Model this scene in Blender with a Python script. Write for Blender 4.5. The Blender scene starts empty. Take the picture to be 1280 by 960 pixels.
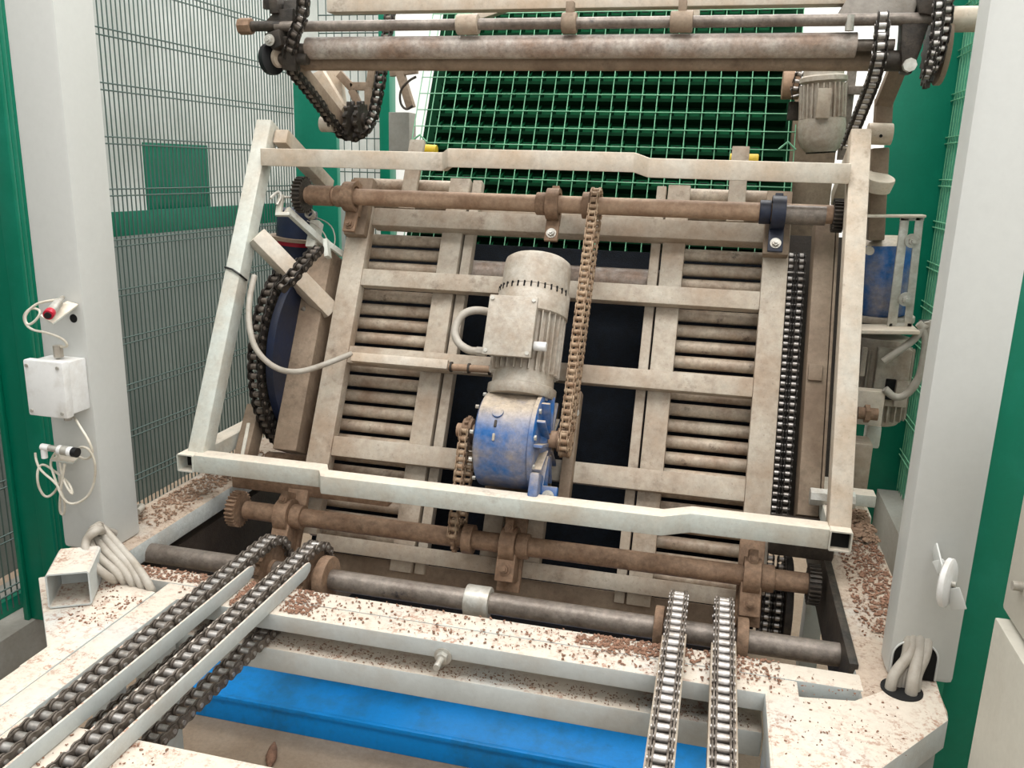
import bpy, bmesh, math, random
from mathutils import Vector, Matrix
random.seed(7)
V = Vector
scene = bpy.context.scene

# ------------------------------------------------------------------ camera
YAW, PIT, ROL, F = .236412, .249330, -.0275513, 1060.03
CAM = V((0, 0, 1.65))
fwd = V((-math.sin(YAW)*math.cos(PIT), math.cos(YAW)*math.cos(PIT), -math.sin(PIT)))
rgt = V((math.cos(YAW), math.sin(YAW), 0)); dwn = fwd.cross(rgt)
r2 = rgt*math.cos(ROL) + dwn*math.sin(ROL); d2 = dwn*math.cos(ROL) - rgt*math.sin(ROL)
cd = bpy.data.cameras.new('camera'); cam = bpy.data.objects.new('camera', cd)
scene.collection.objects.link(cam); scene.camera = cam
cam.matrix_world = Matrix(((r2.x, -d2.x, -fwd.x, CAM.x), (r2.y, -d2.y, -fwd.y, CAM.y), (r2.z, -d2.z, -fwd.z, CAM.z), (0, 0, 0, 1)))
cd.sensor_width = 36; cd.lens = F/1280*36; cd.clip_start = .05

# ------------------------------------------------------------------ light
w = bpy.data.worlds.new('hall_daylight'); scene.world = w; w.use_nodes = True
nt = w.node_tree; bg = nt.nodes['Background']
tc = nt.nodes.new('ShaderNodeTexCoord'); sx = nt.nodes.new('ShaderNodeSeparateXYZ'); rp = nt.nodes.new('ShaderNodeValToRGB')
nt.links.new(tc.outputs['Generated'], sx.inputs[0]); nt.links.new(sx.outputs['Z'], rp.inputs[0]); nt.links.new(rp.outputs[0], bg.inputs[0])
rp.color_ramp.elements[0].position = 0; rp.color_ramp.elements[0].color = (.40, .42, .42, 1)
rp.color_ramp.elements[1].position = .8; rp.color_ramp.elements[1].color = (1, 1, 1, 1)
bg.inputs[1].default_value = .70
def area(name, loc, size, energy, look, col=(1, .98, .95)):
    l = bpy.data.lights.new(name, 'AREA'); l.shape = 'RECTANGLE'; l.size, l.size_y = size; l.energy = energy; l.color = col
    o = bpy.data.objects.new(name, l); scene.collection.objects.link(o); o.location = loc
    o.rotation_euler = (V(look)-V(loc)).to_track_quat('-Z', 'Y').to_euler()
area('roof_light_near', (-.6, .9, 5.2), (5, 3), 290, (-.6, 1.9, .6))
area('right_fill_light', (1.5, -1.3, 2.6), (2.4, 2.2), 66, (-1.0, 2.4, 1.2), (1, .99, .97))  # added soft fill from behind right, brightens faces turned that way
area('roof_light_far', (-.6, 5.4, 5.2), (5, 2.4), 300, (-.6, 5.2, .6))
vs = scene.view_settings
vs.view_transform = 'Standard'; vs.look = 'None'; vs.gamma = 1; vs.use_curve_mapping = False; vs.exposure = 0.02

# ------------------------------------------------------------------ frames of reference
Z3 = V((0, 0, 1)); Y3 = V((0, 1, 0)); X3 = V((1, 0, 0))
LEAN = .459605
T = V((0, math.sin(LEAN), math.cos(LEAN))); N = V((0, -math.cos(LEAN), math.sin(LEAN)))
O = V((0, 2.198, .70))
def L(u, t, n): return O + X3*u + T*t + N*n          # tilted frame: across, up the lean, out of the lean
def P(px, py, x=None, y=None, z=None, n=None):       # a point seen in the photo, on a known plane of the place
    d = fwd*F + r2*(px-640) + d2*(py-480)
    if x is not None: k = (x-CAM.x)/d.x
    elif y is not None: k = (y-CAM.y)/d.y
    elif z is not None: k = (z-CAM.z)/d.z
    else: k = (O+N*n-CAM).dot(N)/d.dot(N)
    return CAM + d*k

# ------------------------------------------------------------------ materials
def lin(c):
    return tuple(((v/255)/12.92 if v/255 <= .04045 else ((v/255+.055)/1.055)**2.4) for v in c)
MATS = {}
def mat(name, col, rough=.6, metal=0., dust=None, dcol=(150, 128, 104), dscale=6, top=None, tcol=(205, 190, 168), rust=None, rcol=(105, 70, 48), fine=.1, bump=.15, spec=.4, detail=60, flecks=0, fcol=(150, 104, 80), stain=0, scol=(92, 74, 60)):
    """base colour, blotchy dust, dirt settled on upward faces, rust patches, fine grain"""
    m = bpy.data.materials.new(name); m.use_nodes = True; MATS[name] = m
    t = m.node_tree; b = t.nodes['Principled BSDF']; K = t.links.new
    g = t.nodes.new('ShaderNodeNewGeometry')
    def noise(scale, det=6, ro=.6, off=0, stretch=None):
        mp = t.nodes.new('ShaderNodeMapping'); mp.inputs['Location'].default_value = (off, off*1.7, off*.3)
        if stretch: mp.inputs['Scale'].default_value = stretch
        K(g.outputs['Position'], mp.inputs[0])
        n = t.nodes.new('ShaderNodeTexNoise'); n.inputs['Scale'].default_value = scale; n.inputs['Detail'].default_value = det; n.inputs['Roughness'].default_value = ro
        K(mp.outputs[0], n.inputs['Vector']); return n.outputs['Fac']
    def ramp(src, a, c):
        r = t.nodes.new('ShaderNodeMapRange'); r.inputs[1].default_value = a; r.inputs[2].default_value = c; K(src, r.inputs[0]); return r.outputs[0]
    def mul(a, c):
        r = t.nodes.new('ShaderNodeMath'); r.operation = 'MULTIPLY'
        for i, s in enumerate((a, c)):
            if isinstance(s, (int, float)): r.inputs[i].default_value = s
            else: K(s, r.inputs[i])
        return r.outputs[0]
    def mix(fac, a, c):
        r = t.nodes.new('ShaderNodeMix'); r.data_type = 'RGBA'
        if isinstance(fac, (int, float)): r.inputs[0].default_value = fac
        else: K(fac, r.inputs[0])
        for i, s in ((6, a), (7, c)):
            if isinstance(s, tuple): r.inputs[i].default_value = (*s, 1)
            else: K(s, r.inputs[i])
        return r.outputs[2]
    base = lin(col); c = base
    if dust: c = mix(mul(ramp(noise(dscale, 8, .65), .5-dust*.35, .78-dust*.25), .9), c, lin(dcol))
    if rust: c = mix(mul(ramp(noise(dscale*1.6, 8, .7, 5), .72-rust*.5, .80-rust*.4), .95), c, lin(rcol))
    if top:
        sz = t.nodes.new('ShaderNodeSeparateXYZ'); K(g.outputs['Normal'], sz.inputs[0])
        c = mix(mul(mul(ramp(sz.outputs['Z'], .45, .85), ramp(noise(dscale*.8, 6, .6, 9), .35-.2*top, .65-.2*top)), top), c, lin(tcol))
    if stain:
        c = mix(mul(mul(ramp(noise(22, 7, .7, 31), .52, .74), ramp(noise(4, 3, .5, 37), .40, .66)), stain), c, lin(scol))
        c = mix(mul(ramp(noise(130, 4, .7, 41), .60, .68), .45*stain), c, lin(scol))
    if flecks:
        sz2 = t.nodes.new('ShaderNodeSeparateXYZ'); K(g.outputs['Normal'], sz2.inputs[0])
        k = mul(ramp(noise(7, 5, .6, 21), .62-.3*flecks, .75-.2*flecks), ramp(noise(75, 6, .75, 13), .50, .60))
        c = mix(mul(mul(k, ramp(sz2.outputs['Z'], .6, .9)), .85), c, lin(fcol))
    if fine:
        f = ramp(noise(detail, 5, .7, 3), .3, .7)
        dk = mix(fine, (1., 1., 1.), (0., 0., 0.))
        mm = t.nodes.new('ShaderNodeMix'); mm.data_type = 'RGBA'; mm.blend_type = 'MULTIPLY'; mm.inputs[0].default_value = 1
        K(mix(f, (1-fine*2,)*3, (1., 1., 1.)), mm.inputs[7])
        if isinstance(c, tuple): mm.inputs[6].default_value = (*c, 1)
        else: K(c, mm.inputs[6])
        c = mm.outputs[2]
    if isinstance(c, tuple): b.inputs['Base Color'].default_value = (*c, 1)
    else: K(c, b.inputs['Base Color'])
    b.inputs['Roughness'].default_value = rough; b.inputs['Metallic'].default_value = metal; b.inputs['Specular IOR Level'].default_value = spec
    if bump:
        bp = t.nodes.new('ShaderNodeBump'); bp.inputs['Strength'].default_value = bump; bp.inputs['Distance'].default_value = .004
        K(noise(detail*1.5, 6, .7, 2), bp.inputs['Height']); K(bp.outputs[0], b.inputs['Normal'])
    return m
mat('base_paint', (190, 195, 193), .55, dust=.05, dcol=(176, 168, 156), top=.9, tcol=(208, 196, 180), fine=.05, flecks=.75, stain=.15)
mat('base_dirty', (188, 192, 189), .6, dust=.05, dcol=(170, 162, 150), top=.9, tcol=(180, 160, 140), fine=.1, flecks=1, fcol=(122, 94, 76), bump=.4, stain=.3)
mat('column_paint', (200, 201, 197), .45, fine=.02, bump=.03, stain=.06, scol=(150, 148, 142))
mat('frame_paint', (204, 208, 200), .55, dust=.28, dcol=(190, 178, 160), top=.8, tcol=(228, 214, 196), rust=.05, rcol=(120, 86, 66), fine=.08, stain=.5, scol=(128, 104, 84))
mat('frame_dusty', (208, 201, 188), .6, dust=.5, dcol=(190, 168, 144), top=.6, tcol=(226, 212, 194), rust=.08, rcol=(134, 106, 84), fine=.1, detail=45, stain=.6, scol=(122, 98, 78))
mat('lattice_dusty', (190, 181, 166), .62, dust=.5, dcol=(162, 141, 120), rust=.06, rcol=(108, 84, 68), fine=.12, detail=45, stain=.8, scol=(98, 78, 62))
mat('rail_brown', (158, 140, 120), .65, dust=.6, dcol=(120, 100, 82), fine=.12, stain=.7, scol=(70, 56, 46))
mat('roller_steel', (208, 194, 174), .5, metal=.05, dust=.45, dcol=(150, 124, 102), dscale=9, rust=.2, rcol=(62, 48, 40), fine=.18, stain=.8, scol=(74, 58, 46))
mat('rust', (162, 134, 110), .7, metal=.1, dust=.5, dcol=(124, 96, 74), dscale=14, rust=.14, rcol=(70, 52, 42), fine=.22, bump=.5, stain=.7, scol=(70, 52, 40))
mat('rust_light', (188, 160, 134), .65, metal=.1, dust=.5, dcol=(146, 114, 90), dscale=10, fine=.16, bump=.3)
mat('pipe_worn', (208, 202, 194), .4, metal=.15, dust=.6, dcol=(150, 122, 102), dscale=7, rust=.2, rcol=(96, 70, 56), fine=.22, bump=.4, stain=.7, scol=(88, 62, 50))
mat('shaft_dark', (152, 142, 132), .38, metal=.3, dust=.5, dcol=(106, 94, 84), dscale=9, rust=.22, rcol=(44, 46, 56), fine=.22, bump=.3, stain=.6, scol=(50, 42, 38))
mat('chain_steel', (196, 192, 188), .3, metal=.7, dust=.35, dcol=(130, 118, 106), dscale=40, fine=.15, spec=.6)
mat('chain_plate', (138, 128, 118), .45, metal=.5, dust=.45, dcol=(72, 62, 54), dscale=40, fine=.2, bump=.4)
mat('chain_black', (44, 40, 37), .42, metal=.4, dust=.3, dcol=(70, 62, 54), dscale=40, fine=.2, bump=.4)
mat('chain_rusty', (192, 168, 140), .6, metal=.2, dust=.5, dcol=(136, 104, 78), dscale=50, fine=.2, bump=.4)
mat('grease_dark', (50, 46, 42), .5, metal=.2, dust=.4, dcol=(86, 76, 66), dscale=20, fine=.25, bump=.5)
mat('shade_brown', (64, 53, 44), .7, dust=.5, dcol=(44, 37, 31), dscale=5, fine=.2, bump=.5)  # dark brown for added pieces that stand in for shade
mat('steel_grey', (128, 122, 114), .5, metal=.2, dust=.5, dcol=(98, 90, 80), dscale=8, fine=.15, stain=.6)
mat('motor_grey', (194, 187, 175), .6, metal=.1, dust=.5, dcol=(166, 150, 132), dscale=14, fine=.14, bump=.3, stain=.5, scol=(112, 96, 80))
mat('gear_blue', (26, 98, 166), .45, dust=.3, dcol=(170, 156, 140), dscale=9, top=1, tcol=(196, 180, 160), fine=.18, bump=.25, stain=.6, scol=(40, 60, 88))
mat('blue_dark', (22, 36, 64), .5, dust=.4, dcol=(42, 42, 48), dscale=5, fine=.15, stain=.4, scol=(60, 56, 54))
mat('blue_paint', (0, 150, 240), .5, dust=.05, dcol=(40, 110, 150), top=.35, tcol=(40, 120, 170), fine=.05, stain=.35, scol=(30, 84, 120), spec=.3)
mat('green_paint', (0, 112, 86), .35, dust=.06, dcol=(20, 124, 100), fine=.03, bump=.02)
mat('green_sheet', (0, 112, 88), .4, dust=.12, dcol=(14, 126, 100), dscale=3, fine=.05, bump=.05)
mat('green_screen', (104, 178, 150), .45, dust=.4, dcol=(56, 150, 120), dscale=5, fine=.18, bump=.15, detail=110)
mat('green_plastic', (2, 42, 22), .85, dust=.25, dcol=(4, 52, 28), fine=.08, spec=.1)
mat('green_plastic_light', (8, 72, 42), .8, dust=.2, dcol=(5, 56, 33), fine=.08, spec=.1)
mat('green_wire', (128, 190, 152), .4, metal=.1, dust=.3, dcol=(96, 150, 116), fine=.08, bump=0)
mat('fence_wire', (72, 92, 86), .5, metal=.1, fine=.05, bump=0)
mat('sheet_metal', (186, 190, 186), .5, metal=.1, dust=.35, dcol=(150, 154, 148), dscale=1.6, fine=.04)
mat('white_wall', (238, 238, 236), .8, fine=.02, bump=.05)
mat('concrete', (176, 158, 138), .85, dust=.5, dcol=(150, 128, 106), dscale=3, rust=.04, rcol=(110, 80, 60), fine=.12, bump=.4)
mat('concrete_grey', (150, 148, 140), .8, dust=.3, dcol=(132, 126, 116), dscale=3, fine=.08)
mat('sheet_grey', (116, 124, 120), .5, metal=.1, dust=.35, dcol=(98, 106, 102), dscale=1.6, fine=.05)
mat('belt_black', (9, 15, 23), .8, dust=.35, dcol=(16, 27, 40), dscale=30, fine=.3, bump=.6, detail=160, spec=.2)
mat('black_hole', (16, 15, 14), .9, fine=0, bump=0)
mat('cable_grey', (176, 170, 160), .5, dust=.4, dcol=(150, 140, 126), dscale=12, fine=.06, bump=.05)
mat('cable_white', (214, 208, 194), .5, dust=.2, dcol=(180, 170, 150), dscale=20, fine=.05, bump=0)
mat('plastic_white', (226, 226, 224), .4, dust=.12, dcol=(190, 184, 174), dscale=12, fine=.03, bump=0)
mat('plastic_black', (24, 24, 26), .4, fine=0, bump=0)
mat('plastic_red', (178, 30, 52), .35, fine=0, bump=0)
mat('zinc', (200, 198, 190), .4, metal=.4, dust=.3, dcol=(168, 158, 144), dscale=30, fine=.12)
mat('yellow', (216, 184, 30), .5, dust=.3, dcol=(190, 160, 60), fine=.1)
mat('cabinet_grey', (192, 188, 176), .55, dust=.15, dcol=(172, 164, 150), dscale=2, fine=.04)
mat('chips', (164, 124, 102), .9, dust=.5, dcol=(120, 90, 72), dscale=60, fine=.2, detail=200)
mat('chips_pale', (176, 146, 122), .9, dust=.5, dcol=(120, 94, 76), dscale=60, fine=.2, detail=200)

# ------------------------------------------------------------------ mesh helpers
WI = {}      # inverse world matrix of every parent
def link(o): scene.collection.objects.link(o)
class MB:
    def __init__(s): s.b = bmesh.new()
    def _bev(s, geom, bev, seg=2):
        if bev:
            es = list({e for v in geom for e in v.link_edges})
            bmesh.ops.bevel(s.b, geom=es, offset=bev, segments=seg, affect='EDGES', profile=.6, clamp_overlap=True)
    def box(s, lo, hi, bev=.002):
        lo, hi = V(lo), V(hi); c = (lo+hi)/2; d = hi-lo
        r = bmesh.ops.create_cube(s.b, size=1, matrix=Matrix.Translation(c) @ Matrix.Diagonal((abs(d.x), abs(d.y), abs(d.z), 1)))
        s._bev(r['verts'], bev); return s
    def obox(s, c, ax, ay, az, d, bev=.002):
        c = V(c); M = Matrix((ax.normalized(), ay.normalized(), az.normalized())).transposed().to_4x4()
        r = bmesh.ops.create_cube(s.b, size=1, matrix=Matrix.Translation(c) @ M @ Matrix.Diagonal((*d, 1)))
        s._bev(r['verts'], bev); return s
    def lbox(s, u0, u1, t0, t1, n0, n1, bev=.002):
        return s.obox(L((u0+u1)/2, (t0+t1)/2, (n0+n1)/2), X3, T, N, (abs(u1-u0), abs(t1-t0), abs(n1-n0)), bev)
    def beam(s, p0, p1, w, h, up=Z3, bev=.003):
        p0, p1 = V(p0), V(p1); d = (p1-p0); a = d.normalized(); sd = a.cross(up).normalized(); u = sd.cross(a)
        return s.obox((p0+p1)/2, a, sd, u, (d.length, w, h), bev)
    def cyl(s, p0, p1, r, seg=20, r1=None, bev=0):
        p0, p1 = V(p0), V(p1); d = p1-p0; q = d.to_track_quat('Z', 'Y').to_matrix().to_4x4()
        x = bmesh.ops.create_cone(s.b, cap_ends=True, segments=seg, radius1=r, radius2=r if r1 is None else r1, depth=d.length, matrix=Matrix.Translation((p0+p1)/2) @ q)
        if bev:
            es = [e for e in {e for v in x['verts'] for e in v.link_edges} if any(len(f.verts) > 4 for f in e.link_faces)]
            bmesh.ops.bevel(s.b, geom=es, offset=bev, segments=2, affect='EDGES', profile=.6)
        return s
    def lathe(s, p0, axis, prof, seg=28):      # prof: (distance along axis, radius)
        a = V(axis).normalized(); q = a.to_track_quat('Z', 'Y'); ex = q @ V((1, 0, 0)); ey = q @ V((0, 1, 0)); rings = []
        for d, r in prof:
            rings.append([s.b.verts.new(V(p0)+a*d+(ex*math.cos(2*math.pi*i/seg)+ey*math.sin(2*math.pi*i/seg))*r) for i in range(seg)])
        for A, B in zip(rings, rings[1:]):
            for i in range(seg): s.b.faces.new((A[i], A[(i+1) % seg], B[(i+1) % seg], B[i]))
        s.b.faces.new(rings[0][::-1]); s.b.faces.new(rings[-1]); return s
    def ring(s, c, axis, ro, ri, wd, seg=28):
        a = V(axis).normalized(); q = a.to_track_quat('Z', 'Y'); ex = q @ V((1, 0, 0)); ey = q @ V((0, 1, 0)); R = []
        for d, r in ((-wd/2, ri), (-wd/2, ro), (wd/2, ro), (wd/2, ri)):
            R.append([s.b.verts.new(V(c)+a*d+(ex*math.cos(2*math.pi*i/seg)+ey*math.sin(2*math.pi*i/seg))*r) for i in range(seg)])
        for k in range(4):
            A, B = R[k], R[(k+1) % 4]
            for i in range(seg): s.b.faces.new((A[i], A[(i+1) % seg], B[(i+1) % seg], B[i]))
        return s
    def path(s, pts, r, seg=8, smooth=0):
        pts = [V(p) for p in pts]
        for _ in range(smooth):
            q = [pts[0]]
            for a, b in zip(pts, pts[1:]): q += [a*.75+b*.25, a*.25+b*.75]
            pts = q+[pts[-1]]
        up = None; rings = []
        for i, p in enumerate(pts):
            d = (pts[min(i+1, len(pts)-1)]-pts[max(i-1, 0)]).normalized()
            if up is None: up = d.orthogonal().normalized()
            up = (up-d*up.dot(d)).normalized(); sd = d.cross(up)
            rings.append([s.b.verts.new(p+(up*math.cos(2*math.pi*k/seg)+sd*math.sin(2*math.pi*k/seg))*r) for k in range(seg)])
        for A, B in zip(rings, rings[1:]):
            for k in range(seg): s.b.faces.new((A[k], A[(k+1) % seg], B[(k+1) % seg], B[k]))
        s.b.faces.new(rings[0][::-1]); s.b.faces.new(rings[-1]); return s
    def prism(s, poly, vec, bev=.003):
        vs_ = [s.b.verts.new(V(p)) for p in poly]; f = s.b.faces.new(vs_)
        r = bmesh.ops.extrude_face_region(s.b, geom=[f]); nv = [g for g in r['geom'] if isinstance(g, bmesh.types.BMVert)]
        bmesh.ops.translate(s.b, verts=nv, vec=V(vec)); s._bev(vs_+nv, bev); return s
    def hollow(s, p0, p1, w, h, t, up=Z3):      # open-ended square tube
        p0, p1 = V(p0), V(p1); a = (p1-p0).normalized(); sd = a.cross(up).normalized(); u = sd.cross(a); R = []
        for p, k in ((p0, 1), (p1, 1), (p1, 0), (p0, 0)):
            ww, hh = (w/2, h/2) if k else (w/2-t, h/2-t); c = .12*min(ww, hh) if k else .06*ww
            R.append([s.b.verts.new(p+sd*x+u*y) for x, y in ((-ww+c, -hh), (ww-c, -hh), (ww, -hh+c), (ww, hh-c), (ww-c, hh), (-ww+c, hh), (-ww, hh-c), (-ww, -hh+c))])
        for k in range(4):
            A, B = R[k], R[(k+1) % 4]
            for i in range(8): s.b.faces.new((A[i], A[(i+1) % 8], B[(i+1) % 8], B[i]))
        return s
    def sweep(s, secs, bev=.003):               # sections of equal vertex count
        R = [[s.b.verts.new(V(p)) for p in q] for q in secs]; n = len(R[0])
        for A, B in zip(R, R[1:]):
            for i in range(n): s.b.faces.new((A[i], A[(i+1) % n], B[(i+1) % n], B[i]))
        s.b.faces.new(R[0][::-1]); s.b.faces.new(R[-1])
        allv = [v for q in R for v in q]
        if bev:
            bmesh.ops.recalc_face_normals(s.b, faces=s.b.faces[:])
            es = [e for e in {e for v in allv for e in v.link_edges} if e.calc_face_angle(0) > .3]
            bmesh.ops.bevel(s.b, geom=es, offset=bev, segments=2, affect='EDGES', profile=.6)
        return s
    def build(s, name, m, parent=None, smooth=True):
        bmesh.ops.recalc_face_normals(s.b, faces=s.b.faces[:])
        me = bpy.data.meshes.new(name)
        if parent is not None:
            M = WI[parent]
            org = V((0, 0, 0))
        else:
            cs = [v.co for v in s.b.verts]; lo = V([min(c[i] for c in cs) for i in range(3)]); hi = V([max(c[i] for c in cs) for i in range(3)])
            org = V(((lo.x+hi.x)/2, (lo.y+hi.y)/2, lo.z)); M = Matrix.Translation(-org)
        bmesh.ops.transform(s.b, matrix=M, verts=s.b.verts)
        if smooth:
            for f in s.b.faces: f.smooth = True
            for e in s.b.edges: e.smooth = e.calc_face_angle(0) < .7
        s.b.to_mesh(me); s.b.free(); me.materials.append(MATS[m] if isinstance(m, str) else m)
        o = bpy.data.objects.new(name, me); link(o)
        if parent is not None: o.parent = parent; WI[o] = M
        else: o.location = org; WI[o] = M
        return o
def tag(o, label, cat, group=None, kind=None):
    if label: o['label'] = label
    if cat: o['category'] = cat
    if group: o['group'] = group
    if kind: o['kind'] = kind
    return o
def thing(name, label, cat, loc, group=None):
    o = bpy.data.objects.new(name, None); link(o); o.empty_display_size = .05; o.location = loc
    WI[o] = Matrix.Translation(-V(loc)); return tag(o, label, cat, group)
def struct(o): o['kind'] = 'structure'; return o
def bolt(mb, p, axis, r=.009, h=.008):
    a = V(axis).normalized(); p = V(p)
    mb.cyl(p, p+a*.003, r*1.5, 16); mb.cyl(p+a*.003, p+a*(.003+h), r, 6); mb.cyl(p+a*(.003+h), p+a*(.003+h*1.6), r*.5, 8)
    return mb

# chains: one mesh per link kind, a copy per link
LINKS = {}
def link_mesh(kind, pitch, wd, hgt, roller_mat, plate_mat):
    key = (kind, pitch, wd, hgt, roller_mat, plate_mat)
    if key in LINKS: return LINKS[key]
    b = bmesh.new(); s = MB(); s.b.free(); s.b = b
    half = wd/2-(.0 if kind == 'outer' else wd*.14); th = wd*.09
    def plate(y):
        n = 7; poly = []
        for cx, a0 in ((pitch, -math.pi/2), (0, math.pi/2)):
            for i in range(n):
                a = a0+math.pi*i/(n-1); poly.append((cx+math.cos(a)*hgt/2, y, math.sin(a)*hgt/2))
        poly2 = []
        for p in poly: poly2.append(p)
        # waist
        poly2.insert(n, (pitch/2, y, hgt*.36)); poly2.append((pitch/2, y, -hgt*.36))
        s.prism(poly2, (0, th, 0), 0)
    plate(-half); plate(half-th)
    np_ = len(b.faces)
    for x in (0, pitch):
        if kind == 'outer': s.cyl((x, -wd/2-wd*.06, 0), (x, wd/2+wd*.06, 0), hgt*.2, 10)
        else: s.cyl((x, -half+th, 0), (x, half-th, 0), hgt*.36, 14)
    bmesh.ops.recalc_face_normals(b, faces=b.faces[:])
    b.faces.ensure_lookup_table()
    for i, f in enumerate(b.faces):
        f.material_index = 0 if i < np_ else 1; f.smooth = True
    for e in b.edges: e.smooth = e.calc_face_angle(0) < .7
    me = bpy.data.meshes.new(kind+'_link'); b.to_mesh(me); b.free()
    me.materials.append(MATS[plate_mat]); me.materials.append(MATS[roller_mat]); LINKS[key] = me
    return me
def resample(pts, step):
    pts = [V(p) for p in pts]; out = [pts[0].copy()]; cur = pts[0].copy(); i = 1
    while i < len(pts):
        d = (pts[i]-cur).length
        if d >= step: cur = cur+(pts[i]-cur).normalized()*step; out.append(cur.copy())
        else:
            # move to the next polyline vertex but keep chord length
            if i+1 >= len(pts): break
            a, c = pts[i], pts[i+1]; 
            k = 0.; hit = None
            for j in range(1, 41):
                q = a+(c-a)*(j/40)
                if (q-cur).length >= step: hit = q; break
            i += 1
            if hit is not None: cur = hit.copy(); out.append(cur.copy())
    return out
def arc(cy, cz, r, a0, a1, x, n=14):
    return [V((x, cy+r*math.cos(math.radians(a0+(a1-a0)*i/n)), cz+r*math.sin(math.radians(a0+(a1-a0)*i/n)))) for i in range(n+1)]
def chain(label, cat, pts, pitch, wd, hgt, roller='chain_steel', plate='chain_plate', group=None, name='drive_chain', side=X3, skip=0):
    q = resample(pts, pitch); t = thing(name, label, cat, q[0], group)
    for i in range(len(q)-1):
        kind = 'inner' if i % 2 == 0 else 'outer'
        me = link_mesh(kind, pitch, wd, hgt, roller, plate)
        o = bpy.data.objects.new(kind+'_link', me); link(o); o.parent = t
        a = (q[i+1]-q[i]).normalized(); sd = (side-a*side.dot(a)).normalized(); up = a.cross(sd)
        o.matrix_local = Matrix.Translation(q[i]-q[0]) @ Matrix((a, sd, up)).transposed().to_4x4()
    return t
def sprocket_mb(c, r, teeth, wd, axis=X3, hub=.3):
    mb = MB(); a = V(axis).normalized(); q = a.to_track_quat('Z', 'Y'); ex = q @ V((1, 0, 0)); ey = q @ V((0, 1, 0)); poly = []
    for i in range(teeth):
        for da, rr in ((-.30, .88), (-.10, 1.04), (.10, 1.04), (.30, .88)):
            an = 2*math.pi*(i+da)/teeth; poly.append(V(c)-a*wd/2+(ex*math.cos(an)+ey*math.sin(an))*r*rr)
    mb.prism(poly, a*wd, 0); mb.cyl(V(c)-a*wd*1.2, V(c)+a*wd*1.2, r*hub*1.3, 18); return mb
def scatter(name, label, cat, rects, count, size, m, parent=None, hgt=.5):
    mb = MB()
    for i in range(count):
        lo, hi, z = random.choice(rects) if len(rects) > 1 else rects[0]
        x = random.uniform(lo[0], hi[0]); y = random.uniform(lo[1], hi[1]); s = size*random.uniform(.3, 1)**1.5*1.3
        c = V((x, y, z+s*hgt*.25))
        M = Matrix.Translation(c) @ Matrix.Rotation(random.uniform(0, 6.3), 4, 'Z') @ Matrix.Rotation(random.uniform(-.3, .3), 4, 'X') @ Matrix.Diagonal((s*random.uniform(.6, 1.6), s*random.uniform(.4, 1), s*hgt, 1))
        r = bmesh.ops.create_icosphere(mb.b, subdivisions=1, radius=.5, matrix=M)
        for v in r['verts']: v.co += V([random.uniform(-.15, .15)*s for _ in range(3)])*V((1, 1, .4)).length*.5
    o = mb.build(name, m, parent, smooth=False)
    return tag(o, label, cat, None, 'stuff')

FL = -.35      # pit floor
# ================================================================== SETTING
struct(MB().box((-5, -1.5, FL-.1), (4, 9, FL), 0).build('floor', 'concrete'))
struct(MB().box((-3.4, -1.5, FL), (-3.3, 9, 4.2), 0).build('wall_left', 'sheet_metal'))
struct(MB().box((-5, 8.0, FL), (4, 8.1, 4.2), 0).build('wall_back', 'white_wall'))
struct(MB().box((1.75, -1.5, FL), (1.85, 8, 4.2), 0).build('wall_right', 'white_wall'))
struct(MB().box((-2.62, 0.2, FL), (-2.30, 5.2, .02), .004).build('trim_1', 'concrete_grey'))
struct(MB().box((.93, 3.05, FL), (1.35, 5.2, .01), .004).build('trim_2', 'concrete_grey'))

struct(MB().box((-3.30, -1.5, FL), (-3.27, 7.5, 1.34), 0).build('trim_3', 'sheet_grey'))
# -------- left safety fence
FD = V((.06, 1, 0)).normalized()
def fence_panel(a, length, z0, z1, m, pitch=.025, r=.0029, hz=.2, side=1):
    mb = MB(); out = FD.cross(Z3)*side
    k = int(length/pitch)
    for i in range(k+1):
        p = a+FD*(i*pitch); mb.cyl((p.x, p.y, z0), (p.x, p.y, z1), r, 5)
    z = z0+.06
    while z < z1:
        for dz in (0, .026):
            mb.cyl(a+V((0, 0, z+dz-a.z))+out*.004, a+FD*length+V((0, 0, z+dz-a.z))+out*.004, .0032, 5)
        z += hz
    return mb
fl = thing('mesh_fence', 'grey wire mesh safety fence with green kick plate behind the left white column', 'fence', (-2.42, 2.8, .02))
A0 = V((-2.455, 1.55, 0))
fence_panel(A0, 2.78, .04, 3.2, 'fence_wire').build('wire_mesh', 'fence_wire', fl)
a1 = A0+FD*2.8
MB().beam((A0.x-.015, A0.y, .05), (a1.x-.015, a1.y, .05), .03, .06).build('bottom_rail', 'green_paint', fl)
gb0, gb1 = P(100, 300, x=-2.41), P(318, 283, x=-2.34)
mbb = MB(); zz = 1.385
mbb.beam((gb0.x-.02, gb0.y-.25, zz), (gb0.x+.085, gb0.y+1.45, zz), .012, .10)
mbb.build('cross_band', 'green_paint', fl)
q0, q1 = P(183, 178, x=-2.42), P(271, 265, x=-2.38)
MB().beam((q0.x-.02, q0.y, 1.56), (q1.x-.02, q1.y-.02, 1.56), .008, .31).build('green_plate', 'green_paint', fl)
# green gate post left of the column
gp = thing('fence_post', 'wide folded green steel post left of the white column with the sensors', 'post', (-2.2, 2.4, .02))
mb = MB().box((-2.335, 2.28, .02), (-2.165, 2.30, 3.3), .003).box((-2.185, 2.30, .02), (-2.165, 2.42, 3.3), .003)
mb.box((-2.335, 2.265, .02), (-2.315, 2.28, 3.3), .003).box((-2.225, 2.262, .02), (-2.165, 2.28, 3.3), .004)
mb.build('post_body', 'green_paint', gp)
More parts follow.
